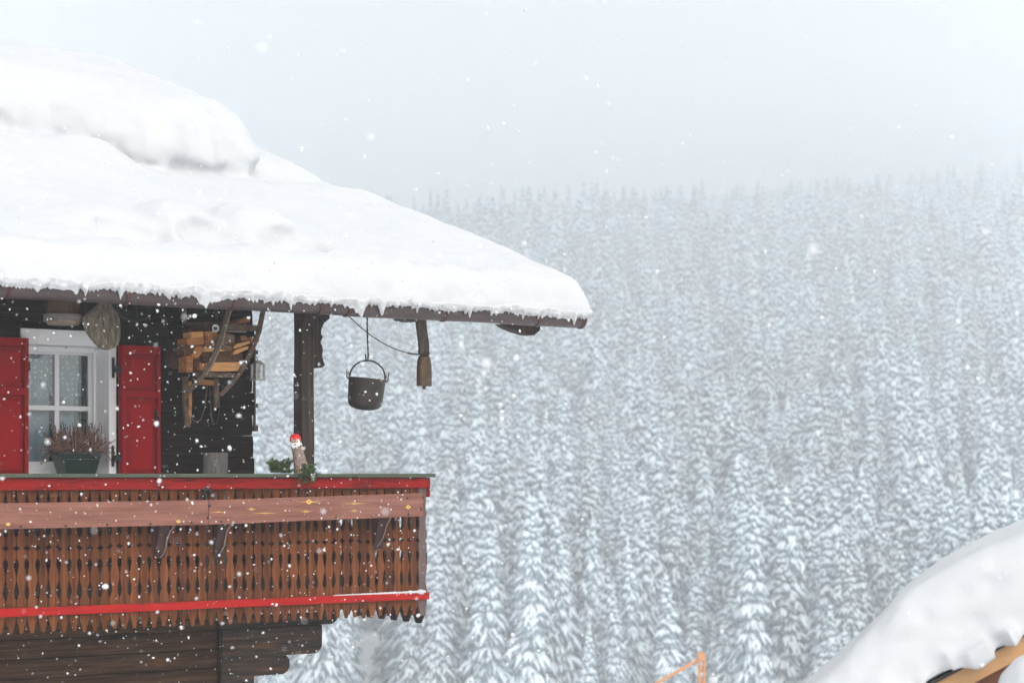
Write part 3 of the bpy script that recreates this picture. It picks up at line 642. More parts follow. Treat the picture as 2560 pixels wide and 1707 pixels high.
# ragged crust with drips hanging over the gutter front: a part of the roof snow
def fringe():
    r_ = np.random.RandomState(4); us = np.arange(-2.0, 5.905, .0055); n = len(us)
    P = np.stack([us, 0 * us, 0 * us], -1)
    low = 1.556 + .014 * vnoise(P, .35, 31) + .012 * vnoise(P, .09, 32) + .010 * vnoise(P, .03, 33) + .008 * vnoise(P, .012, 34)
    for px, dep, wd in ((90, .03, .02), (185, .045, .022), (210, .05, .012), (300, .04, .02), (505, .055, .05), (515, .03, .12), (680, .03, .008), (900, .075, .028), (950, .085, .03), (890, .04, .06), (1038, .05, .008), (1170, .06, .014), (1225, .05, .010), (1303, .045, .010), (1430, .05, .012), (700, .02, .01), (420, .03, .008), (640, .03, .006)):
        u_ = uz(px, 760, -.5)[0]; low -= dep * np.exp(-((us - u_) / wd) ** 2)
    for _ in range(90):
        u_ = r_.uniform(-2, 5.9); low -= r_.uniform(.006, .03) * np.exp(-((us - u_) / r_.uniform(.004, .01)) ** 2)
    top = np.full(n, 1.66) + .03 * vnoise(P, .2, 37); K = 18; rows = []
    for j in range(K + 1):
        t = j / K; z = top + (low - top) * t
        Q = np.stack([us, z, 0 * us], -1)
        bump = .020 * vnoise(Q, .09, 35) + .012 * vnoise(Q, .04, 36)
        th = .055 * (1 - t) ** .7 + .006
        vf = -.578 + .030 * t ** 2 - bump * min(1, t * 3) + .09 * (1 - min(1, t / .35)) ** 1.5
        if t > .75: vf = vf * (1 - (t - .75) * 3) + (-.532) * (t - .75) * 3
        rows.append((np.stack([us, vf, z], -1), np.stack([us, vf + th + .004, z], -1)))
    V = np.concatenate([a for a, _ in rows] + [c for _, c in rows]); N_ = (K + 1) * n; fs = []
    i = np.arange(n - 1)
    for j in range(K):
        a = j * n + i; fs.append(np.stack([a, a + n, a + n + 1, a + 1], 1)); c = N_ + a; fs.append(np.stack([c, c + 1, c + n + 1, c + n], 1))
    a = K * n + i; fs.append(np.stack([a, N_ + a, N_ + a + 1, a + 1], 1)); a = i; fs.append(np.stack([a, a + 1, N_ + a + 1, N_ + a], 1))
    return V, np.concatenate(fs)
Vf, Ff = fringe(); np_mesh('snow_crust', Vf, Ff, [M['snow']], o)
# thin snow ridge on the red bottom rail
b = MB(); us = [uz(835, 1500, -.03)[0] + (UB - .03 - uz(835, 1500, -.03)[0]) * i / 60 for i in range(61)]; rr = random.Random(5)
b.tube([(uu, -.022, -1.150 + .0) for uu in us], [.006 + .012 * (i / 60) * rr.uniform(.7, 1.2) + (.010 if i in (50, 57, 58, 56) else 0) for i in range(61)], 8)
tag(b.build('snow_ridge', M['snow'], None, smooth=True, loc=O3, rot=(0, 0, ROT)), 'thin strip of snow lying on the red bottom rail of the balcony', 'snow')

# ------------------------------------------------------------------ things on and around the balcony
def thing(name, label, cat, base, group=None):
    """Empty at chalet coordinates base; parts are built with off=base"""
    return tag(empty(name, W(*base), ROT), label, cat, group)
def single(mb, name, m, label, cat, base, group=None, **k):
    return tag(mb.build(name, m, None, off=base, loc=W(*base), rot=(0, 0, ROT), **k), label, cat, group)
def L3(px, py, v): u_, z_ = uz(px, py, v); return (u_, v, z_)

# cooking pot
pv = -.12; pc = L3(918, 1000, pv); Yp = W(*pc).y; k = Yp / F
pot = tag(empty('cooking_pot', PW(918, 948, Yp), rot=(0, R(5.5), 0)), 'round black iron pot with bail handle hanging from its hook', 'pot')
b = MB(); r0 = 47 * k
prof_ = [(.002, -78 * k), (r0 * .45, -76 * k), (r0 * .78, -70 * k), (r0 * .90, -62 * k), (r0 * .93, -52 * k), (r0 * .98, -10 * k), (r0, 0), (r0 * 1.01, 2 * k), (r0 * .97, 2 * k), (r0 * .95, -10 * k), (r0 * .9, -52 * k), (r0 * .7, -66 * k), (.002, -72 * k)]
b.lathe(prof_, n=48)
for sx in (-1, 1):
    vs = []
    for a_ in (-.42, 0, .42):
        th = (math.pi if sx < 0 else 0) + a_; hh = (15 * k if a_ == 0 else 0)
        vs += [(r0 * 1.0 * math.cos(th), r0 * 1.0 * math.sin(th), 0), (r0 * 1.05 * math.cos(th), r0 * 1.05 * math.sin(th), hh + 1 * k), (r0 * 1.02 * math.cos(th), r0 * 1.02 * math.sin(th), hh + 1 * k)]
    b.add(vs, [(0, 3, 4, 1), (3, 6, 7, 4), (0, 2, 5, 3), (3, 5, 8, 6), (1, 4, 5, 2), (4, 7, 8, 5)])
b.build('pot_body', M['iron'], pot, smooth=40)
b = MB(); b.tube([(-44 * k * math.cos(a), 0, 6 * k + 41 * k * math.sin(a)) for a in [math.pi * i / 24 for i in range(25)]], .008, 8)
for sx in (-1, 1):
    b.tube([(sx * x * k, 0, z * k) for x, z in ((43, 9), (45, 2), (49, -2), (52, 2), (51.5, 10), (53, 18), (52, 22))], [.006, .008, .008, .007, .006, .005, .003], 8)
b.build('bail_handle', M['iron'], pot, smooth=True)
hp = [(918, 793), (918, 815), (918.6, 840), (919.5, 865), (920.5, 888), (919.5, 899), (917, 903), (914.8, 899), (914.3, 890), (913.5, 884)]
b = MB(); pts = [L3(x, y, pv) for x, y in hp]; dense = []
for p, q in zip(pts[:-1], pts[1:]): dense += [tuple(p[i] + (q[i] - p[i]) * t / 6 for i in range(3)) for t in range(6)]
b.tube(dense, [.0075 + .0018 * math.sin(i * 1.7) for i in range(len(dense))], 8)
c = L3(918, 790, pv); b.tube([(c[0] + .022 * math.cos(a), c[1] + .022 * math.sin(a), c[2] + .012 * math.sin(a * 2)) for a in [2 * math.pi * i / 16 for i in range(17)]], .005, 6)
single(b, 'pot_hook', M['iron'], 'twisted iron hook hanging under the gutter and holding the pot', 'hook', c, smooth=True)

# cowbell with strap
bv = .0; bc = L3(1060.5, 965, bv); kb = W(*bc).y / F
bell = thing('cowbell', 'large brown cowbell on a broad grey leather strap under the eaves', 'cowbell', bc)
bp = [(.004, 79), (6, 79), (12, 77), (15.8, 72), (18.2, 64), (19.8, 53), (20.5, 40), (20.7, 24), (20.6, 5), (20.2, 1.5), (19, 0), (.004, 3)]
M_ = Matrix.Diagonal((1, .72, 1))
b = MB(); b.lathe([(r * kb, z * kb) for r, z in bp], (0, 0, 0), 32, M_); bb_ = b.build('bell_body', M['bell'], bell, smooth=50)
MB().tube([(-.5 * kb, 0, 6 * kb), (-.5 * kb, 0, -7.5 * kb)], [3 * kb, 5 * kb], 10).build('clapper', M['bell'], bell, smooth=50)
sp = pxpoly([(1040, 798), (1064, 798), (1065, 815), (1067, 835), (1071, 858), (1071, 884), (1047.5, 884), (1047, 862), (1045, 842), (1042, 820)], bv)
MB().prism(sp, bv - .02, bv + .02, uvx).build('strap', M['leather'], bell, off=bc, bevel=.006)
b = MB(); cc = L3(1059, 885, bv)
b.tube([(cc[0] + .05 * math.cos(a), cc[1] + .035 * math.sin(a), cc[2] + .004 * math.sin(3 * a)) for a in [2 * math.pi * i / 20 for i in range(21)]], .008, 6)
b.tube([L3(1018, 884, bv - .03), L3(1040, 886, bv - .035), L3(1074, 884, bv - .03)], [.004, .007, .009], 6)
b.build('wire_collar', M['iron'], bell, off=bc)
b = MB(); pA, pB = L3(873, 791, -.1), L3(1043, 885, -.03); pts = []
for i in range(25):
    t = i / 24; pts.append((pA[0] + (pB[0] - pA[0]) * t, pA[1] + (pB[1] - pA[1]) * t, pA[2] + (pB[2] - pA[2]) * t - .085 * 4 * t * (1 - t) * .9))
b.tube(pts, [.0055 + .001 * math.sin(i * 2.1) for i in range(25)], 6)
single(b, 'rope', M['rope'], 'thin slack rope slanting from the gutter down to the cowbell', 'rope', pB)

# wooden bucket, sack, wheel, wires, pans
bb0 = L3(158, 812, .72); kk = W(*bb0).y / F
buck = thing('bucket', 'brown wooden bucket with pale hoop hanging under the eaves above the window', 'bucket', bb0)
b = MB(); b.lathe([(.01, 10 * kk), (43 * kk, 10 * kk), (44 * kk, 22 * kk), (40 * kk, 75 * kk), (38 * kk, 90 * kk), (36 * kk, 90 * kk)], n=28); b.build('staves', M['bucket'], buck, smooth=30)
MB().lathe([(46 * kk, 8 * kk), (48.5 * kk, 8 * kk), (48 * kk, 25 * kk), (45.5 * kk, 26 * kk)], n=32).build('hoop', M['hoop'], buck, smooth=30)
b = MB(); b.lathe([(.01, 0), (38 * kk, 0), (42 * kk, 5 * kk), (42 * kk, 9.5 * kk), (.01, 9.5 * kk)], n=28); b.build('lid', M['sledpale'], buck, smooth=30)
sk = L3(258, 872, .55); ks = W(*sk).y / F
b = MB(); rowsd = [(-34, 12, 262, 5), (0, 12, 262, 5), (12, 22, 258, 9), (30, 38, 254, 16), (50, 41, 253, 20), (70, 38, 257, 22), (88, 33, 261, 23), (104, 25, 266, 21), (112, 17, 265, 15), (117, 5, 263, 5)]
vs = []; nn = 44
for j, (dy, hw, cxp, dp) in enumerate(rowsd):
    c = L3(cxp, 757 + dy, .55)
    for i in range(nn):
        th = 2 * math.pi * i / nn; f_ = 1 + (.40 * abs(math.sin(4.5 * th + .13 * j)) - .2 + .22 * math.sin(11 * th + j * .35)) * min(1, j / 2) * (1 if j < 9 else .3)
        vs.append((c[0] + hw * ks / S * math.cos(th) * f_ * .82, .55 + dp * ks * math.sin(th) * f_, c[2] + .008 * math.sin(5 * th + j)))
fs = [(i + j * nn, (i + 1) % nn + j * nn, (i + 1) % nn + (j + 1) * nn, i + (j + 1) * nn) for j in range(len(rowsd) - 1) for i in range(nn)] + [tuple(range(nn)), tuple(range(len(vs) - 1, len(vs) - nn - 1, -1))]
b.add(vs, fs); b.tube([L3(250, 860, .5), L3(246, 868, .48), L3(243, 874, .48)], [.012, .014, .010], 7)
so_ = single(b, 'cloth_sack', M['cloth'], 'folded grey cloth sack hanging in front of the white window head', 'sack', sk, smooth=True)
ss = so_.modifiers.new('sub', 'SUBSURF'); ss.levels = ss.render_levels = 1
wc = L3(333, 738, .95); kw = W(*wc).y / F; whl = thing('wagon_wheel', 'old dark wagon wheel half hidden behind the gutter', 'wheel', wc)
ring = lambda c, r, a0_, a1_, n_, v_: [(c[0] + r * math.cos(a), v_, c[2] + r * math.sin(a)) for a in [a0_ + (a1_ - a0_) * i / n_ for i in range(n_ + 1)]]
MB().tube(ring(wc, 62 * kw, 0, 2 * math.pi, 40, .95), .024, 8).build('rim', M['darkmetal'], whl, off=wc, smooth=True)
for i in range(8):
    a = i * math.pi / 4 + .2; MB().tube([wc, (wc[0] + 60 * kw * math.cos(a), .95, wc[2] + 60 * kw * math.sin(a))], .012, 6).build('spoke', M['darkmetal'], whl, off=wc)
MB().tube([(wc[0], .88, wc[2]), (wc[0], 1.0, wc[2])], .04, 12).build('hub', M['darkmetal'], whl, off=wc)
b = MB(); b.tube([L3(394, 760, .9), L3(410, 815, .95), L3(424, 860, 1.0), L3(428, 872, 1.02)], .0025, 5); b.tube([L3(404, 760, .9), L3(415, 800, .95), L3(424, 850, 1.0), L3(422, 872, 1.02)], .0025, 5)
single(b, 'hanging_wire', M['darkmetal'], 'pair of thin crossed wires hanging on the log wall by the red shutter', 'wire', L3(424, 855, 1.0))
def pan(px, py, r, v_, m, label, ang):
    c = L3(px, py, v_); k_ = W(*c).y / F; t = thing('frying_pan', label, 'pan', c)
    Mx = Matrix.Rotation(R(90), 3, 'X') @ Matrix.Scale(1, 3)
    MB().lathe([(.003, .01), (r * k_ * .75, .008), (r * k_ * 1.05, -.045), (r * k_ * 1.07, -.045), (r * k_ * .8, -.002), (.003, .0)], n=28, M=Mx).build('pan_body', m, t, smooth=40)
    MB().tube([(0, -.03, r * k_), (.01 * ang, -.02, r * k_ + .08), (.02 * ang, 0, r * k_ + .16)], [.012, .009, .008], 6).build('pan_handle', m, t)
pan(440, 896, 25, 1.0, M['pan'], 'brown round pan hanging on the log wall left of the sledge', 1)
pan(454, 834, 21, 1.03, M['darkmetal'], 'black round pan hanging above the brown pan on the log wall', -1)

# hay sledge hung nose down on the wall, loaded with split firewood
SX, SY, SS = 420, 740, 4.61
def cp(x, y, v): return L3(SX + x / SS, SY + y / SS, v)
sb0 = cp(420, 930, .8); sled = thing('hay_sledge', 'old wooden hay sledge hung nose down on the log wall', 'sledge', sb0)
def flatbar(pts, wd, th, name, m, mats2=None):
    """bar of rectangular section along pts, wide wd in the picture plane and th deep"""
    b = MB(); vs = []; fs = []; P = [Vector(p) for p in pts]
    for i, p in enumerate(P):
        t = (P[min(i + 1, len(P) - 1)] - P[max(i - 1, 0)]).normalized(); n_ = Vector((t.z, 0, -t.x)); n_ = n_.normalized() if n_.length > .01 else Vector((1, 0, 0)); d = Vector((0, 1, 0))
        for a_, c_ in ((-1, -1), (1, -1), (1, 1), (-1, 1)): vs.append(p + n_ * wd * .5 * a_ + d * th * .5 * c_)
    for i in range(len(P) - 1):
        for j in range(4): fs.append((i * 4 + j, i * 4 + (j + 1) % 4, (i + 1) * 4 + (j + 1) % 4, (i + 1) * 4 + j))
    fs += [(0, 1, 2, 3), tuple(len(P) * 4 - 4 + j for j in (3, 2, 1, 0))]
    b.add(vs, fs); return b.build(name, m, sled, off=sb0, bevel=.004)
rv_ = .50
runL = [(745, 20), (700, 150), (650, 330), (600, 500), (545, 650), (480, 790), (410, 905), (320, 1010), (225, 1110)]
runR = [(1110, 120), (1085, 220), (1050, 400), (990, 560), (920, 720), (835, 870), (730, 1010), (600, 1140)]
flatbar([cp(x, y, rv_ + .25 * max(0, i - 4) / 5) for i, (x, y) in enumerate(runL)], .045, .035, 'runner', M['sled'])
flatbar([cp(x + 26, y + 4, rv_ - .02 + .25 * max(0, i - 4) / 5) for i, (x, y) in enumerate(runL[:7])], .016, .03, 'runner_edge', M['sledpale'])
flatbar([cp(x, y, rv_ + .06 + .2 * max(0, i - 4) / 4) for i, (x, y) in enumerate(runR)], .042, .035, 'runner', M['sled'])
for y0, y1, x0, x1, v_, hh in ((352, 372, 650, 1045, .6, .055), (905, 915, 300, 800, .66, .045), (330, 330, 210, 640, .9, .05)):
    flatbar([cp(x0, y0, v_), cp(x1, y1, v_)], hh, .05, 'cross_bar', M['sled'])
flatbar([cp(640, 402, .58), cp(900, 412, .6)], .014, .04, 'slat', M['sledpale'])
flatbar([cp(185, 130, .95), cp(190, 330, .95)], .04, .04, 'back_stake', M['sled']); flatbar([cp(555, 130, .95), cp(556, 320, .95)], .025, .04, 'back_stake', M['sled'])
flatbar([cp(195, 930, .86), cp(200, 1200, .88), cp(225, 1510, .92)], .05, .04, 'shaft', M['sled']); flatbar([cp(250, 980, .84), cp(255, 1200, .86), cp(245, 1470, .92)], .03, .03, 'shaft', M['wood_mid'])
flatbar([cp(555, 950, .84), cp(550, 1130, .85), cp(565, 1290, .86)], .05, .04, 'shaft', M['sled'])
flatbar([cp(300, 985, .78), cp(520, 1000, .78)], .05, .03, 'cross_bar', M['wood_mid'])
MB().tube([cp(x, y, .9) for x, y in ((480, 1010), (490, 1200), (500, 1400), (520, 1480), (560, 1460), (585, 1380), (592, 1300))], [.014, .014, .013, .012, .012, .011, .010], 6, flat=.4).build('leather_loop', M['leather'], sled, off=sb0)
MB().tube([cp(x, y, .93) for x, y in ((265, 1350), (290, 1430), (330, 1455), (380, 1420), (420, 1300), (440, 1150), (452, 1020))], .005, 6).build('rope_loop', M['rope'], sled, off=sb0)
for x, y0, y1 in ((222, 1180, 1280), (582, 1200, 1290)):
    MB().tube([cp(x + 7 * math.sin(i * 1.6), y0 + (y1 - y0) * i / 8, .80) for i in range(9)], .006, 6).build('chain', M['darkmetal'], sled, off=sb0)
G_ = 'split logs loaded on the sledge'
def flog(quad, v0, dep, m, label, skew=0.0):
    pl = [uz(SX + x / SS, SY + y / SS, v0) for x, y in quad]; cu = sum(p[0] for p in pl) / len(pl); cz = sum(p[1] for p in pl) / len(pl); b = MB()
    n = len(pl); vs = [(p, v0, q) for p, q in pl] + [(cu + (p - cu) * .94 + skew, v0 + dep, cz + (q - cz) * .92) for p, q in pl]
    b.add(vs, [tuple(range(n)), tuple(range(2 * n - 1, n - 1, -1))] + [((i + 1) % n, i, n + i, n + (i + 1) % n) for i in range(n)])
    single(b, 'split_log', m, label, 'firewood', (cu, v0, cz), G_, bevel=.004)
flog([(485, 765), (850, 757), (848, 800), (840, 862), (490, 868)], .66, .22, M['wood_pale'], 'broad pale orange split log at the bottom of the sledge load')
flog([(360, 772), (478, 765), (482, 868), (372, 862)], .7, .2, M['wood_mid'], 'orange log end left of the broad pale bottom log')
flog([(520, 655), (640, 640), (862, 660), (865, 755), (700, 752), (525, 765)], .64, .25, M['wood_bark'], 'dark reddish bark log lying on the broad pale bottom log')
flog([(395, 650), (515, 640), (520, 755), (470, 770), (400, 740)], .72, .2, M['wood_bark'], 'dark bark log end just left of the left runner')
flog([(430, 592), (640, 588), (720, 628), (640, 636), (440, 638)], .62, .2, M['wood_pale'], 'thin pale split stick under the grey log ends')
flog([(600, 432), (700, 432), (778, 455), (770, 545), (690, 556), (600, 540)], .6, .24, M['wood_grey'], 'grey brown log end, the larger one right of the left runner')
flog([(596, 546), (690, 560), (752, 575), (740, 622), (690, 634), (600, 610)], .61, .22, M['wood_grey'], 'grey brown log end under the larger grey log end')
flog([(748, 606), (790, 548), (945, 515), (950, 545), (800, 598)], .58, .2, M['wood_pale'], 'upper of two pale tapering splinters by the right runner')
flog([(748, 668), (775, 622), (930, 570), (925, 610), (790, 668)], .585, .2, M['wood_pale'], 'lower of two pale tapering splinters by the right runner')
flog([(830, 462), (890, 455), (935, 490), (900, 520), (850, 510)], .62, .18, M['wood_mid'], 'small orange log end above the pale tapering splinters')
flog([(942, 475), (1010, 462), (1056, 505), (1045, 532), (975, 538)], .6, .18, M['wood_mid'], 'orange log end sticking out past the right runner')
flog([(270, 412), (405, 405), (410, 470), (275, 482)], .68, .2, M['wood_pale'], 'short pale log end at the upper left of the load')
flog([(218, 482), (300, 474), (412, 480), (418, 556), (300, 568), (225, 556)], .7, .22, M['wood_mid'], 'rust brown split log under the short pale log end')
flog([(425, 410), (520, 398), (570, 420), (560, 505), (470, 510)], .67, .22, M['wood_mid'], 'orange log end left of the grey log ends, near the top')
flog([(430, 515), (540, 510), (535, 580), (440, 588)], .69, .2, M['wood_mid'], 'orange log end under the near top orange one')
flog([(160, 610), (215, 556), (300, 580), (275, 660), (200, 672)], .74, .2, M['wood_bark'], 'dark bark log sticking out furthest left of the load')
flog([(270, 690), (330, 570), (405, 572), (395, 650), (340, 720)], .70, .2, M['wood_mid'], 'brown log leaning in the left part of the load')
flog([(210, 690), (290, 690), (288, 880), (212, 880)], .74, .18, M['wood_mid'], 'upright orange split log at the lower left of the load')
flog([(300, 730), (360, 680), (395, 760), (360, 870), (300, 870)], .76, .16, M['wood_bark'], 'dark bark log right of the upright orange log')
flog([(760, 305), (900, 235), (940, 240), (945, 300)], .72, .2, M['wood_mid'], 'wedge shaped log on top of the load behind the cross bar')
flog([(250, 370), (400, 358), (500, 365), (490, 400), (260, 408)], .76, .2, M['wood_bark'], 'dark flat log on the upper left of the load')
th_ = cp(545, 372, .46); kt = W(*th_).y / F
dial = thing('dial_thermometer', 'small round metal dial hanging in front of the firewood', 'thermometer', th_)
Mx = Matrix.Rotation(R(90), 3, 'X')
MB().lathe([(.003, .0), (9.5 * kt, 0), (10 * kt, .006), (9 * kt, .012), (8 * kt, .010), (7.6 * kt, .004), (.003, .004)], n=28, M=Mx).build('rim', M['lantern'], dial, smooth=40)
MB().lathe([(.003, .0), (6.5 * kt, .0), (4 * kt, .009), (.003, .010)], n=24, M=Matrix.Translation((0, 0, 0)).to_3x3() @ Mx).build('face', M['darkmetal'], dial, smooth=40)
MB().tube([(0, .0, 9 * kt), (0, .03, 50 * kt)], .002, 5).build('hanger_wire', M['darkmetal'], dial)

# lantern at the corner of the house
lb = L3(645, 951, 1.0); kl = W(*lb).y / F; lan = thing('lantern', 'small white metal lantern hanging at the corner of the house', 'lantern', lb)
b = MB(); hw, dp_, hh = 8.5 * kl / S, .05, 42 * kl
for a_ in (-1, 1):
    for c_ in (-1, 1): b.box(a_ * hw - .011, a_ * hw + .011, c_ * dp_ - .008, c_ * dp_ + .008, .012, hh - .01)
b.box(-hw - .016, hw + .016, -dp_ - .012, dp_ + .012, 0, .02); b.box(-hw - .01, hw + .01, -dp_ - .01, dp_ + .01, hh - .01, hh)
b.add([(-hw, -dp_, hh), (hw, -dp_, hh), (hw, dp_, hh), (-hw, dp_, hh), (-.02, -.02, hh + .03), (.02, -.02, hh + .03), (.02, .02, hh + .03), (-.02, .02, hh + .03)], [(0, 1, 5, 4), (1, 2, 6, 5), (2, 3, 7, 6), (3, 0, 4, 7), (4, 5, 6, 7)])
b.build('lantern_frame', M['lantern'], lan, bevel=.002)
b = MB(); b.box(-hw + .006, hw - .006, -dp_ + .001, -dp_ + .004, .014, hh - .012); b.build('pane', M['glass'], lan); b = MB(); b.box(-hw + .006, hw - .006, dp_ - .004, dp_ - .001, .014, hh - .012); b.build('pane', M['glass'], lan)
MB().tube([(0, 0, hh + .028), (-.012, .0, hh + .06), (-.028, 0.02, hh + .09), (-.03, .05, hh + .12)], .004, 6).build('hanging_loop', M['darkmetal'], lan)

# grey wood block behind the rail, planter with dry heather
st = L3(546, 1200, .8); u0_, u1_ = uz(515, 1150, .8)[0], uz(577, 1150, .8)[0]
b = MB(); vs = []; zt_ = uz(546, 1131, .8)[1]; r_ = random.Random(9); nn = 20
hw = (u1_ - u0_) / 2 * .93
for z in (-1.08, -.5, zt_ - .01, zt_):
    for i in range(nn):
        th = 2 * math.pi * i / nn; f_ = 1 + .05 * math.sin(3 * th) + .03 * math.sin(7 * th); s_ = .96 if z == zt_ else 1
        vs.append(((u0_ + u1_) / 2 + hw * math.cos(th) * f_ * s_, .85 + hw * .8 * math.sin(th) * f_ * s_, z))
b.add(vs, [(i + j * nn, (i + 1) % nn + j * nn, (i + 1) % nn + (j + 1) * nn, i + (j + 1) * nn) for j in range(3) for i in range(nn)] + [tuple(range(nn)), tuple(range(4 * nn - 1, 3 * nn - 1, -1))])
single(b, 'wood_block', M['stump'], 'grey weathered upright wood block behind the balcony rail', 'wood block', ((u0_ + u1_) / 2, .85, -1.08), smooth=40)
pf = .90; pl0, pr0 = uz(157, 1140, pf)[0], uz(255, 1140, pf)[0]; pdp = vz(126, 1140, pl0)[0]; pz1 = uz(200, 1132, pf)[1]; pz0 = -.02
pzb = .0; pb = ((pl0 + pr0) / 2, (pf + pdp) / 2, pzb)
plant = thing('flower_box', 'dark green plastic flower box of dry brown heather under the window', 'planter', pb)
def trough(b, a0_, a1_, b0_, b1_, z0_, z1_, tp): b.add([(a0_ + tp, b0_ + tp, z0_), (a1_ - tp, b0_ + tp, z0_), (a1_ - tp, b1_ - tp, z0_), (a0_ + tp, b1_ - tp, z0_), (a0_, b0_, z1_), (a1_, b0_, z1_), (a1_, b1_, z1_), (a0_, b1_, z1_)], [(0, 3, 2, 1), (4, 5, 6, 7), (0, 1, 5, 4), (1, 2, 6, 5), (2, 3, 7, 6), (3, 0, 4, 7)])
b = MB(); trough(b, pl0 + .012, pr0 - .012, pf + .012, pdp - .012, pzb, pz1 - .051, .03); b.build('trough', M['planter'], plant, off=pb, bevel=.008)
b = MB(); trough(b, pl0, pr0, pf, pdp, pz1 - .05, pz1, .008); b.build('trough_rim', M['planter'], plant, off=pb, bevel=.005)
b = MB(); rr = random.Random(21)
for i in range(330):
    x0 = pl0 + (pr0 - pl0) * rr.uniform(.02, .98); y0 = pf + (pdp - pf) * rr.uniform(.1, .9); side = (x0 - pb[0]) / ((pr0 - pl0) / 2)
    ln = rr.uniform(.10, .27); dx = side * rr.uniform(.2, .9) + rr.uniform(-.45, .45); dy = -rr.uniform(-.4, .75); up = rr.uniform(.25, 1.0); droop = rr.uniform(0, .9) * (abs(dx) + max(0, -dy)) * .8
    if rr.random() < .25: dx *= .25; dy *= .3; up = 1; droop = 0; ln = rr.uniform(.15, .3)
    nv = Vector((dx, dy, up)); nv.normalize(); pts = []
    for q in range(5):
        t = q / 4; p = Vector((x0, y0, pz1 - .01)) + nv * ln * t; p.z -= droop * ln * t * t * .9; p.x += .008 * math.sin(q * 2 + i); pts.append(p)
    rad = rr.uniform(.0035, .006); b.mi = 0; b.tube(pts, [rad * .7, rad, rad * 1.1, rad, rad * .6], 4)
    if rr.random() < .35: b.mi = 1; b.sphere(tuple(pts[-1]), (.006, .006, .009), 5, 4)
b.build('heather', [M['heather'], M['black']], plant, off=pb)

# carved log figure with fir sprigs on the rail
gb = L3(752, 1183, -.0); kg = W(*gb).y / F
fig = tag(empty('log_figure', W(*gb)), 'short leaning birch log with red painted top and a bearded carved face', 'carving')
gp = lambda x, y, dy=0.0: Vector(((x - 752) * kg, dy, (1183 - y) * kg))
ctr = [(755, 1183, 20), (754, 1172, 19), (750, 1155, 16.5), (746, 1135, 14.8), (742, 1115, 14), (739, 1100, 13.6)]
MB().tube([gp(x, y) for x, y, _ in ctr], [r * kg for _, _, r in ctr], 20).build('log_body', M['bark'], fig, smooth=60)
b = MB(); b.tube([gp(739, 1100.5), gp(738, 1094), gp(737, 1088), gp(736.5, 1085), gp(736.3, 1083.7)], [13.9 * kg, 13.6 * kg, 11.5 * kg, 7.5 * kg, 1 * kg], 20); b.build('red_cap', M['redpaint'], fig, smooth=60)
def oval(cx_, cy_, rx, rz, dep, m, name, ry=3):
    c = gp(cx_, cy_, dep); b = MB(); b.sphere(tuple(c), (rx * kg, ry * kg, rz * kg), 20, 12); return b.build(name, m, fig, smooth=True)
oval(739.5, 1108.5, 12.3, 14.5, -10.0 * kg, M['whitepaint'], 'beard', 5)
oval(738.5, 1103, 9.3, 6.2, -12.2 * kg, M['facewood'], 'face', 4)
b = MB()
for sx in (-4, 4.5): b.sphere(tuple(gp(738.5 + sx, 1101.5, -15.5 * kg)), (2.6 * kg, 1 * kg, 1.2 * kg), 8, 6)
b.build('painted_eyes', M['whitepaint'], fig)
MB().sphere(tuple(gp(739, 1104.5, -16 * kg)), (1.6 * kg, 1.6 * kg, 2.6 * kg), 8, 6).build('nose', M['facewood'], fig)
b = MB(); b.tube([gp(733.5, 1108.5, -15 * kg), gp(736.5, 1107, -16 * kg), gp(739, 1108, -16.2 * kg), gp(741.5, 1107, -16 * kg), gp(745, 1108.5, -15 * kg)], [.6 * kg, 1.3 * kg, 1 * kg, 1.3 * kg, .6 * kg], 6); b.build('moustache', M['whitepaint'], fig)
MB().sphere(tuple(gp(739.5, 1111.3, -15 * kg)), (2.6 * kg, 1.2 * kg, 1.3 * kg), 8, 6).build('mouth', M['knot'], fig)
def sprig(px0, px1, y0, y1, seed, n, v_, label, hang):
    rr = random.Random(seed); base = L3((px0 + px1) / 2, 1184, v_); b = MB()
    for i in range(n):
        a = Vector(L3(rr.uniform(px0 + 12, px1 - 12), 1181, v_ + rr.uniform(-.04, .06))); e = Vector(L3(rr.uniform(px0, px1), rr.uniform(y0, y1), v_ + rr.uniform(-.09, .07)))
        if hang and e.z < .0: e.y = min(e.y, -.09)
        elif e.z < .012: e.z = .012
        a.z = max(a.z, .012); mid = (a + e) / 2 + Vector((0, 0, .02)); pth = [a, mid, e]
        b.mi = 1; b.tube([tuple(p) for p in pth], [.003, .0025, .001], 4)
        L_ = (e - a).length; nn = int(50 + L_ * 700)
        for q in range(nn):
            t = rr.random(); p = a.lerp(mid, t * 2) if t < .5 else mid.lerp(e, t * 2 - 1); ax = (e - a).normalized()
            d = Vector((rr.uniform(-1, 1), rr.uniform(-1, 1), rr.uniform(-.6, 1))); d = (d - ax * d.dot(ax)).normalized() * .8 + ax * .5; l = rr.uniform(.014, .026)
            s_ = d.cross(Vector((rr.uniform(-1, 1), rr.uniform(-1, 1), 1)))  .normalized() * .0024
            b.mi = 0; b.add([p - s_, p + s_, p + d * l + s_ * .4, p + d * l - s_ * .4], [(0, 1, 2, 3)])
    single(b, 'fir_sprig', [M['needles'], M['trunk']], label, 'fir sprig', base, 'fir sprigs around the carved log')
sprig(664, 742, 1146, 1182, 5, 46, .02, 'dark green fir sprig lying left of the carved log on the rail', False)
sprig(744, 792, 1160, 1206, 6, 44, -.05, 'bright green fir sprig right of the carved log, drooping over the rail', True)

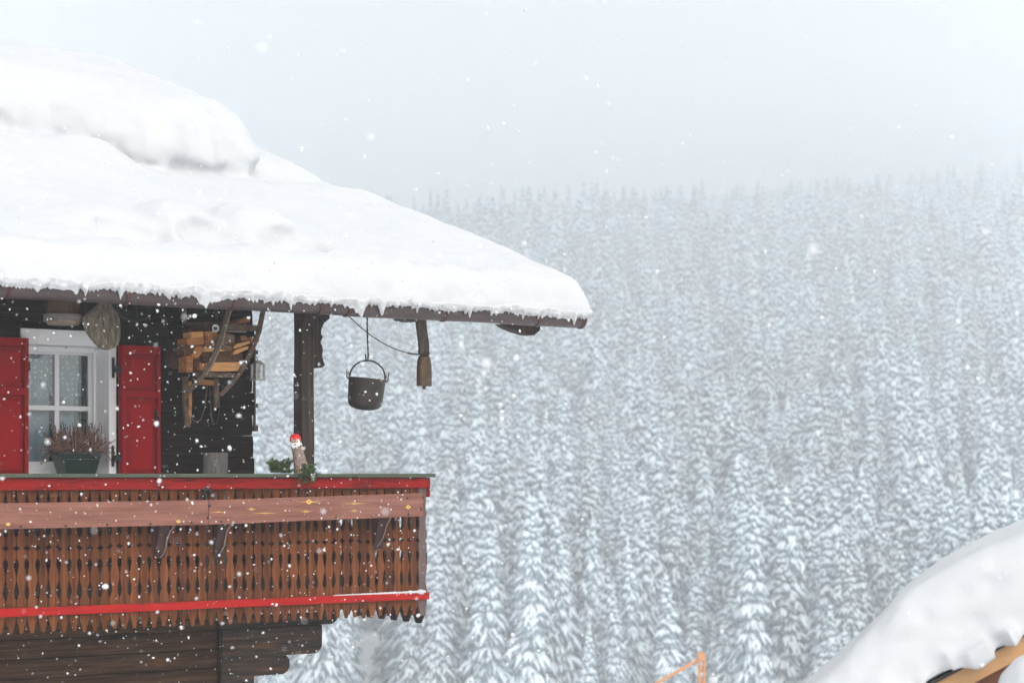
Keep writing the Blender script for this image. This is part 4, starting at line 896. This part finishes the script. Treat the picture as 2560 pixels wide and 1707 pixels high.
# ------------------------------------------------------------------ neighbouring roof at the lower right
YN = 12.0; TH = R(27.8)
NO = PW(2312, 1706, YN)
nb = tag(empty('neighbour_cabin', NO), 'brown timber cabin with tan bargeboard under deep snow at lower right', 'cabin')
e1 = Vector((math.cos(TH), 0, math.sin(TH))); e3 = Vector((-math.sin(TH), 0, math.cos(TH)))
def nl(a, y, c): p = e1 * a + e3 * c; return (p.x + .25 * max(0, y), y, p.z)
swp = lambda p, q, t: nl(p, t, q)
MB().prism([(-1.6, -.135), (3.2, -.135), (3.2, -.022), (-1.6, -.022)], -.02, .02, swp).build('bargeboard', M['tan'], nb, bevel=.004)
MB().prism([(-1.6, -.24), (3.2, -.24), (3.2, -.136), (-1.6, -.136)], .05, .10, swp).build('soffit_board', M['cabin'], nb, bevel=.004)
MB().prism([(-1.62, -.021), (3.2, -.021), (3.2, .0), (-1.62, .0)], -.06, 3.0, swp).build('roof', M['felt'], nb)
b = MB()
for i in range(14):
    z1_ = -.25 - .2 * i; x0 = -.7; b.box(x0 + .1, 3.4, .30, .33, z1_ - .196 + .3 - .3, z1_ + .0)
b.box(-.58, 3.35, .331, 2.9, -7.2, -.45); b.prism([(-.35, -.55), (3.0, -.55), (3.0, 1.05), (-.35, -.32)], .30, .34, lambda p, q, t: (p, t, q)); b.build('wall', M['cabin'], nb, bevel=.006)
def cabin_snow():
    st_ = .035; A = np.arange(-1.75, 3.3, st_); Y_ = np.arange(-.35, 3.2, st_ * 1.4); H_ = np.arange(-.17, .95, st_)
    U, V, H = np.meshgrid(A, Y_, H_, indexing='ij'); P = np.stack([U, V, H], -1)
    T = np.interp(U, [-1.3, -1.0, -.8, -.65, -.46, -.15, .02, .26, .45, .63, .8, .99, 3.3], [.10, .225, .27, .305, .34, .44, .505, .54, .555, .555, .54, .525, .5]) + .012 * vnoise(P * np.array([1, 1, 0]), .5, 41)
    ey = -.10 + .05 * vnoise(P, .28, 42) + .025 * vnoise(P, .09, 43)
    for px, d_, w_ in ((2425, .09, .09), (2470, .05, .04), (2545, .06, .05)):
        p = (PW(px, 1640, YN) - NO).dot(e1); ey = ey - d_ * np.exp(-((U - p) / w_) ** 2) * (H < .1)
    rv = np.clip((V - ey) / .30, 0, 1); prof_ = np.sqrt(np.clip(1 - (1 - rv) ** 2.2, 0, 1))
    f = H - T * prof_ + .25 * (rv <= 0)
    f = np.maximum(f, (ey - V) * .8)
    lowe = -.006 - .022 * np.clip(vnoise(P * np.array([1, 0, 0]), .25, 44), -.3, 1) - .014 * vnoise(P * np.array([1, 0, 0]), .07, 45)
    for px, d_, w_ in ((2425, .05, .08), (2470, .045, .03), (2545, .045, .05)):
        p = (PW(px, 1640, YN) - NO).dot(e1); lowe = lowe - d_ * np.exp(-((U - p) / w_) ** 2)
    lowe = np.where(V > -.02, .001, lowe)
    f = np.maximum(f, (lowe - H))
    for a_, y_, h_, r_ in ((-.02, -.22, .14, .10), (.35, -.12, .2, .09), (.75, -.16, .3, .12)):
        hol = np.sqrt(((U - a_) / (r_ * 1.4)) ** 2 + ((V - y_) / .12) ** 2 + ((H - h_) / r_) ** 2) - 1; f = -smin(-f, hol * .1 + .03, .06)
    f = f + .008 * vnoise(P, .14, 46) + .005 * vnoise(P, .06, 47)
    f = np.maximum(f, np.maximum(np.maximum(V - 3.05, -1.55 - U), U - 3.2))
    V_, F_ = surface_nets(f, (A[0], Y_[0], H_[0]), (st_, st_ * 1.4, st_))
    Q = V_[:, [0]] * np.array(e1) + V_[:, [2]] * np.array(e3); Q[:, 1] = V_[:, 1]; Q[:, 0] += .25 * np.maximum(0, V_[:, 1])
    return Q, F_
Vc, Fk = cabin_snow(); o = np_mesh('roof_snow', Vc, Fk, [M['snow']]); o.location = NO
tag(o, 'smooth deep snow sloping across the cabin roof at lower right', 'snow')
pc_ = PW(2600, 1735, 11.5); b = MB(); b.sphere((0, 0, 0), (.24, .24, .24), 32, 20)
o = b.build('snow_mound', M['snow'], None, loc=pc_, smooth=True)
for v_ in o.data.vertices:
    n_ = float(vnoise(np.array([[v_.co.x, v_.co.y, v_.co.z]]), .09, 51)[0]); v_.co *= 1 + .05 * n_
tag(o, 'rounded snow mound in the bottom right corner below the tan board', 'snow')
MB().box(-.09, .09, -.09, .09, -7.0, -.1).build('gate_post', M['cabin'], None, loc=pc_, bevel=.01)
tag(bpy.data.objects['gate_post'], 'brown wooden post under the rounded snow mound in the corner', 'post')

# ------------------------------------------------------------------ orange mast, snow capped stake, pole in the clearing
YM = 55.0; km = YM / F
gz = float(ground_rel(0., YM)); base = PW(1752, 1634, YM); base.z = EYE + gz
mast = tag(empty('steel_mast', base), 'orange steel lattice mast with a slanted tie bar at the bottom edge', 'mast')
Ht = (HZ - 1634) * km - gz; b = MB(); w_ = .085
for a_ in (-1, 1):
    for c_ in (-1, 1): b.tube([(a_ * w_ - a_ * 0, c_ * w_, 0), (a_ * w_ * .75 + .03, c_ * w_ * .75, Ht)], .028, 6)
z = .2
while z < Ht - .2:
    for c_ in (-1, 1): b.tube([(-w_, c_ * w_, z), (w_, c_ * w_, z + .22)], .014, 5); b.tube([(-w_, c_ * w_, z + .25), (w_, c_ * w_, z + .25)], .014, 5)
    z += .38
b.box(-.07, .11, -.09, .09, Ht - .16, Ht); b.build('lattice', M['orange'], mast)
top = gp; x1 = (1745 - 1752) * km; zt_ = (HZ - 1648) * km - gz; sl_ = (1707 - 1648) / (1748 - 1645)
MB().tube([(x1, 0, zt_), (x1 - (zt_ / sl_), .0, 0)], .045, 6).build('tie_bar', M['orange'], mast)
ps = PW(1783, 1700, YM + 3); gz2 = float(ground_rel(ps.x, YM + 3)); stake = tag(empty('wooden_stake', (ps.x, YM + 3, EYE + gz2)), 'wooden stake with a round snow cap right of the orange mast', 'stake')
hS = ps.z - EYE - gz2; MB().box(-.08, .08, -.08, .08, 0, hS - .05).build('stake_body', M['cabin'], stake, bevel=.01); b = MB(); b.sphere((0, 0, hS), (.14, .14, .12), 16, 10); b.build('snow_cap', M['snow'], stake, smooth=True)
dp = 236.0; pp = PW(951, 1600, dp); gz3 = float(ground_rel(pp.x, dp))
b = MB(); b.tube([(0, 0, -.5), (0, 0, 9.5)], [.14, .10], 8); tag(b.build('wooden_pole', M['trunk'], None, loc=(pp.x, dp, EYE + gz3)), 'thin dark pole standing in the snowy clearing beside the house', 'pole')

# ------------------------------------------------------------------ forest
def crown_arrays(seed, H=30.0, R0=3.7):
    """boughs as tapered drooping lumps: a snow pad over a needle pad; returns V, F(quads), mat index"""
    r = np.random.RandomState(seed); Vs = []; Fs = []; Ms = []; base = 0; n = 6; K = 4
    def lump(p0, p1, p2, w, h, mi):
        nonlocal base
        ts = np.array([0, .3, .7, 1.0]); prof = np.array([.45, 1.0, .85, .12])
        C = (1 - ts)[:, None] ** 2 * p0 + (2 * ts * (1 - ts))[:, None] * p1 + (ts ** 2)[:, None] * p2
        d = p2 - p0; s = np.array([-d[1], d[0], 0]); s /= (np.linalg.norm(s) + 1e-6)
        th = np.arange(n) * 2 * np.pi / n + r.uniform(0, 1)
        ring = C[:, None, :] + prof[:, None, None] * (np.cos(th)[None, :, None] * s * w + np.sin(th)[None, :, None] * np.array([0, 0, 1]) * h) * r.uniform(.8, 1.2, (K, n, 1))
        Vs.append(ring.reshape(-1, 3))
        f = []
        for i in range(K - 1):
            for j in range(n): f.append((base + i * n + j, base + i * n + (j + 1) % n, base + (i + 1) * n + (j + 1) % n, base + (i + 1) * n + j))
        f.append((base + 3 * n, base + 3 * n + 1, base + 3 * n + 2, base + 3 * n + 3)); f.append((base + 3 * n, base + 3 * n + 3, base + 3 * n + 4, base + 3 * n + 5))
        Fs.append(np.array(f)); Ms.append(np.full(len(f), mi)); base += K * n
    z = H * r.uniform(.05, .09)
    while z < H - .3:
        t = z / H; Rr = R0 * ((1 - t) ** .75) * (1 - .25 * np.exp(-t * 14)) + .18
        nb_ = int(r.uniform(5.5, 8.5)) if t < .85 else 5
        a0 = r.uniform(0, 6.28)
        for b_ in range(nb_):
            a = a0 + b_ * 2 * np.pi / nb_ + r.uniform(-.25, .25); L = Rr * r.uniform(.65, 1.18); dr = r.uniform(.35, .7) * L * (1.0 - .4 * t)
            zz = z + r.uniform(-.3, .3)
            for f_, fl, off in ((0, 1, 0), (-.24, .88, -.06), (.24, .88, -.06), (-.46, .68, -.14), (.46, .68, -.14)) if L > 1.5 else ((0, 1, 0), (-.3, .8, -.08), (.3, .8, -.08)):
                if f_ != 0 and r.rand() < .2: continue
                aa = a + f_ * r.uniform(.7, 1.3); ll = L * fl * r.uniform(.85, 1.1); c, s = np.cos(aa), np.sin(aa); i0 = .12 * ll if f_ == 0 else .38 * ll
                p0 = np.array([c * i0, s * i0, zz + .12 * L + off]); p1 = np.array([c * ll * .62, s * ll * .62, zz + .16 * L + off]); p2 = np.array([c * ll, s * ll, zz - dr + off])
                w = (.17 + .062 * L) * r.uniform(.7, 1.2); h = .15 + .03 * L
                lump(p0 - [0, 0, .30], p1 - [0, 0, .42], p2 - [0, 0, .30], w * 1.2, h * 1.3, 1)
                if r.rand() < .93: lump(p0, p1, p2, w, h, 0)
                if L > 1.8 and r.rand() < .8:
                    q = r.uniform(.55, .9); m_ = np.array([c * ll * q, s * ll * q, zz + .05 * L - dr * q * q * .9 + off]); sd_ = r.choice([-1, 1]); e = m_ + np.array([-s * sd_ * .55 + c * .25, c * sd_ * .55 + s * .25, -.75]) * r.uniform(.7, 1.3)
                    lump(m_, (m_ + e) / 2 + [0, 0, .15], e, .19, .15, 0); lump(m_ - [0, 0, .25], (m_ + e) / 2 - [0, 0, .2], e - [0, 0, .3], .22, .2, 1)
        z += (.62 + .45 * (1 - t)) * r.uniform(.85, 1.15)
    lump(np.array([0, 0, H - 1.2]), np.array([.02, 0, H - .4]), np.array([0, .03, H + .6]), .16, .16, 0)
    return np.concatenate(Vs), np.concatenate(Fs), np.concatenate(Ms)
NV = 7; meshes = []
for i in range(NV):
    V_, F_, m_ = crown_arrays(100 + i, 30, [4.2, 5.0, 3.7, 4.6, 5.3, 4.0, 4.8][i])
    me_o = np_mesh('crown', V_, F_, [M['treesnow'], M['green']], None, m_); meshes.append(me_o.data); bpy.data.objects.remove(me_o)
tr_m = MB().tube([(0, 0, -1.5), (0, 0, 8), (.05, 0, 18), (0, 0, 29)], [.42, .32, .2, .05], 8).build('trunk', M['trunk']); trunk_me = tr_m.data; bpy.data.objects.remove(tr_m)
r = np.random.RandomState(77)
pts = []
d = 176.0
while d < 2950:
    spc = 3.4 + 8.6 * min(1, (d - 170) / 1600); half = d * .30 + 14
    x = -half + r.uniform(0, spc)
    while x < half:
        xx = x + r.uniform(-1, 1) * spc; dd = d + r.uniform(-1, 1) * spc
        px = CX + xx / dd * F
        if not ((858 < px < 1012 and dd < 244) or (px < -60 or px > 2620) or r.rand() < .05): pts.append((xx, dd))
        x += spc
    d += spc * .92
pts = np.array(pts); gzs = ground_rel(pts[:, 0], pts[:, 1]); nT = len(pts)
scl = np.clip(r.normal(.88, .18, nT), .36, 1.18) * (.72 + .85 * np.clip((pts[:, 1] - 200) / 380, 0, 1) - .62 * np.clip((pts[:, 1] - 750) / 700, 0, 1)); sxy = scl ** .75 * r.uniform(.74, 1.12, nT); rotz = r.uniform(0, 6.28, nT); tilt = r.normal(0, .028, (nT, 2)); var = r.randint(0, NV, nT)
pxs = CX + pts[:, 0] / pts[:, 1] * F; ytop = HZ - (gzs + 30 * scl) / pts[:, 1] * F
vis = (pxs > 560) & (pxs < 2580) & (ytop < 1680)
vis &= ~((pxs < 1060) & (ytop < 1560) & (HZ - gzs / pts[:, 1] * F < 1560) & (pxs < 700))
order = np.argsort(pts[:, 1] - 60 * (scl - .9)); near = [i for i in order if vis[i]][:290]; nearset = set(near)
def tree_label(px, dist, row):
    if px < 700: where = 'below the stepped beam ends of the chalet'
    elif px < 888: where = 'under the right end of the balcony, left of the clearing'
    elif px < 1000: where = 'behind the clearing beside the balcony corner'
    elif px < 1180: where = 'just right of the clearing and balcony corner'
    elif px < 1420: where = 'under the tip of the gutter'
    elif px < 1640: where = 'left of the orange mast'
    elif px < 1860: where = 'straight above or behind the orange mast'
    elif px < 2200: where = 'along the lower snowy edge of the cabin roof'
    else: where = 'above the upper snowy edge of the cabin roof'
    return ('front row ' if row == 0 else 'second row ' if row == 1 else 'third row ') + 'snow laden spruce ' + where
proto = {}
def spruce(i, row):
    loc = (pts[i, 0], pts[i, 1], EYE + gzs[i])
    vi = var[i]
    if vi not in proto:
        root = empty('spruce_tree', loc); c = bpy.data.objects.new('crown', meshes[vi]); COL.objects.link(c); c.parent = root
        t = bpy.data.objects.new('trunk', trunk_me); COL.objects.link(t); t.parent = root; proto[vi] = root
    else:
        root = copy_tree(proto[vi]); root.location = loc
    root.rotation_euler = (tilt[i, 0], tilt[i, 1], rotz[i]); root.scale = (sxy[i], sxy[i], scl[i])
    lab = tree_label(pxs[i], pts[i, 1], row); tag(root, lab, 'spruce', lab.replace(' spruce ', ' spruces '))
d1 = np.percentile(pts[near, 1], 33); d2 = np.percentile(pts[near, 1], 68)
for i in near: spruce(i, 0 if pts[i, 1] < d1 else 1 if pts[i, 1] < d2 else 2)
# the far wood reads as one mass: one object, trees set on its points by geometry nodes
rest = np.array([i for i in range(nT) if i not in nearset])
me = bpy.data.meshes.new('forest'); me.vertices.add(len(rest))
me.vertices.foreach_set('co', np.stack([pts[rest, 0], pts[rest, 1], gzs[rest] + EYE], 1).astype(np.float32).ravel())
for nm, ty, dat in (('rz', 'FLOAT_VECTOR', np.stack([tilt[rest, 0], tilt[rest, 1], rotz[rest]], 1)), ('sc', 'FLOAT_VECTOR', np.stack([sxy[rest], sxy[rest], scl[rest]], 1)), ('vi', 'INT', var[rest])):
    at_ = me.attributes.new(nm, ty, 'POINT'); at_.data.foreach_set('vector' if ty != 'INT' else 'value', np.ascontiguousarray(dat, dtype=np.float32 if ty != 'INT' else np.int32).ravel())
fo = bpy.data.objects.new('forest', me); COL.objects.link(fo)
tag(fo, 'mass of snow covered spruce forest climbing the mountainside and fading into fog', 'forest', kind='stuff')
ng = bpy.data.node_groups.new('forest_trees', 'GeometryNodeTree')
ng.interface.new_socket('Geometry', in_out='INPUT', socket_type='NodeSocketGeometry'); ng.interface.new_socket('Geometry', in_out='OUTPUT', socket_type='NodeSocketGeometry')
gi = ng.nodes.new('NodeGroupInput'); go = ng.nodes.new('NodeGroupOutput'); ip = ng.nodes.new('GeometryNodeInstanceOnPoints'); jg = ng.nodes.new('GeometryNodeJoinGeometry')
for vi in sorted(proto):
    oi = ng.nodes.new('GeometryNodeObjectInfo'); oi.inputs['Object'].default_value = [c for c in proto[vi].children if c.name.startswith('crown')][0]; oi.inputs['As Instance'].default_value = True
    oi.transform_space = 'ORIGINAL'; ng.links.new(oi.outputs['Geometry'], jg.inputs[0])
def nattr(nm, ty):
    n_ = ng.nodes.new('GeometryNodeInputNamedAttribute'); n_.data_type = ty; n_.inputs['Name'].default_value = nm; return n_.outputs['Attribute']
ng.links.new(gi.outputs[0], ip.inputs['Points']); ng.links.new(jg.outputs[0], ip.inputs['Instance']); ip.inputs['Pick Instance'].default_value = True
ng.links.new(nattr('vi', 'INT'), ip.inputs['Instance Index']); ng.links.new(nattr('rz', 'FLOAT_VECTOR'), ip.inputs['Rotation']); ng.links.new(nattr('sc', 'FLOAT_VECTOR'), ip.inputs['Scale'])
ng.links.new(ip.outputs[0], go.inputs[0]); md = fo.modifiers.new('trees', 'NODES'); md.node_group = ng

# ------------------------------------------------------------------ falling snow
def snowfall():
    r = np.random.RandomState(8); V = []; Fq = []; base = 0
    bm = bmesh.new(); bmesh.ops.create_icosphere(bm, subdivisions=1, radius=1); iv = np.array([v.co[:] for v in bm.verts]); bm.verts.index_update(); ifc = np.array([[v.index for v in f.verts] for f in bm.faces]); bm.free()
    n = 11000
    Y = (r.uniform(4.2 ** 2, 34 ** 2, n)) ** .5; Y = np.where(r.rand(n) < .45, r.uniform(9, 17, n), Y)
    X = r.uniform(-.36, .36, n) * (Y + 2); Z = EYE + r.uniform(-.16, .29, n) * (Y + 2)
    k = 3600; X[:k] = r.uniform(-5.2, .5, k); Y[:k] = 16.6 + (X[:k] + 4.37) * .69 - .75 - r.gamma(1.6, 2.2, k); Y = np.clip(Y, 4.2, 40); Z[:k] = EYE + r.uniform(-2.2, 1.9, k)
    for x, y, z in zip(X, Y, Z):
        du, dv = (x - OX), (y - OY); u = du * S + dv * Cc; v = -du * Cc + dv * S
        if v > -.62 and u < 6.05: continue
        if x > 1.2 and 11.3 < y < 18 and z < EYE + .6: continue
        s = float(np.clip(r.lognormal(math.log(.0046), .55), .002, .014)) * float(r.choice([.45, .6, .8, 1.15])); Q = iv * r.uniform(.65, 1.3, (12, 1)) * s * r.uniform(.7, 1.3, (1, 3)); V.append(Q + np.array([x, y, z])); Fq.append(ifc + base); base += 12
    return np.concatenate(V), np.concatenate(Fq)
Vs_, Fs_ = snowfall(); o = np_mesh('falling_snow', Vs_, Fs_, [M['snow']]); o.data.materials.clear(); o.data.materials.append(M['flake']); tag(o, 'scattered white snowflakes drifting down through the air', 'snowflakes', kind='stuff')

# ------------------------------------------------------------------ snowy air
HZD = .00155
b = MB(); b.box(-1300, 1300, -60, 3400, -60, 690); hz = b.build('haze', [], None)
hm = bpy.data.materials.new('haze'); hm.use_nodes = True; t = hm.node_tree; t.nodes.remove(t.nodes['Principled BSDF'])
pvn = t.nodes.new('ShaderNodeVolumePrincipled'); pvn.inputs['Color'].default_value = (.96, .985, .996, 1); pvn.inputs['Density'].default_value = HZD
t.links.new(pvn.outputs[0], t.nodes['Material Output'].inputs['Volume']); hz.data.materials.append(hm)
tag(hz, 'pale snowy haze filling the valley air', 'haze', kind='stuff')
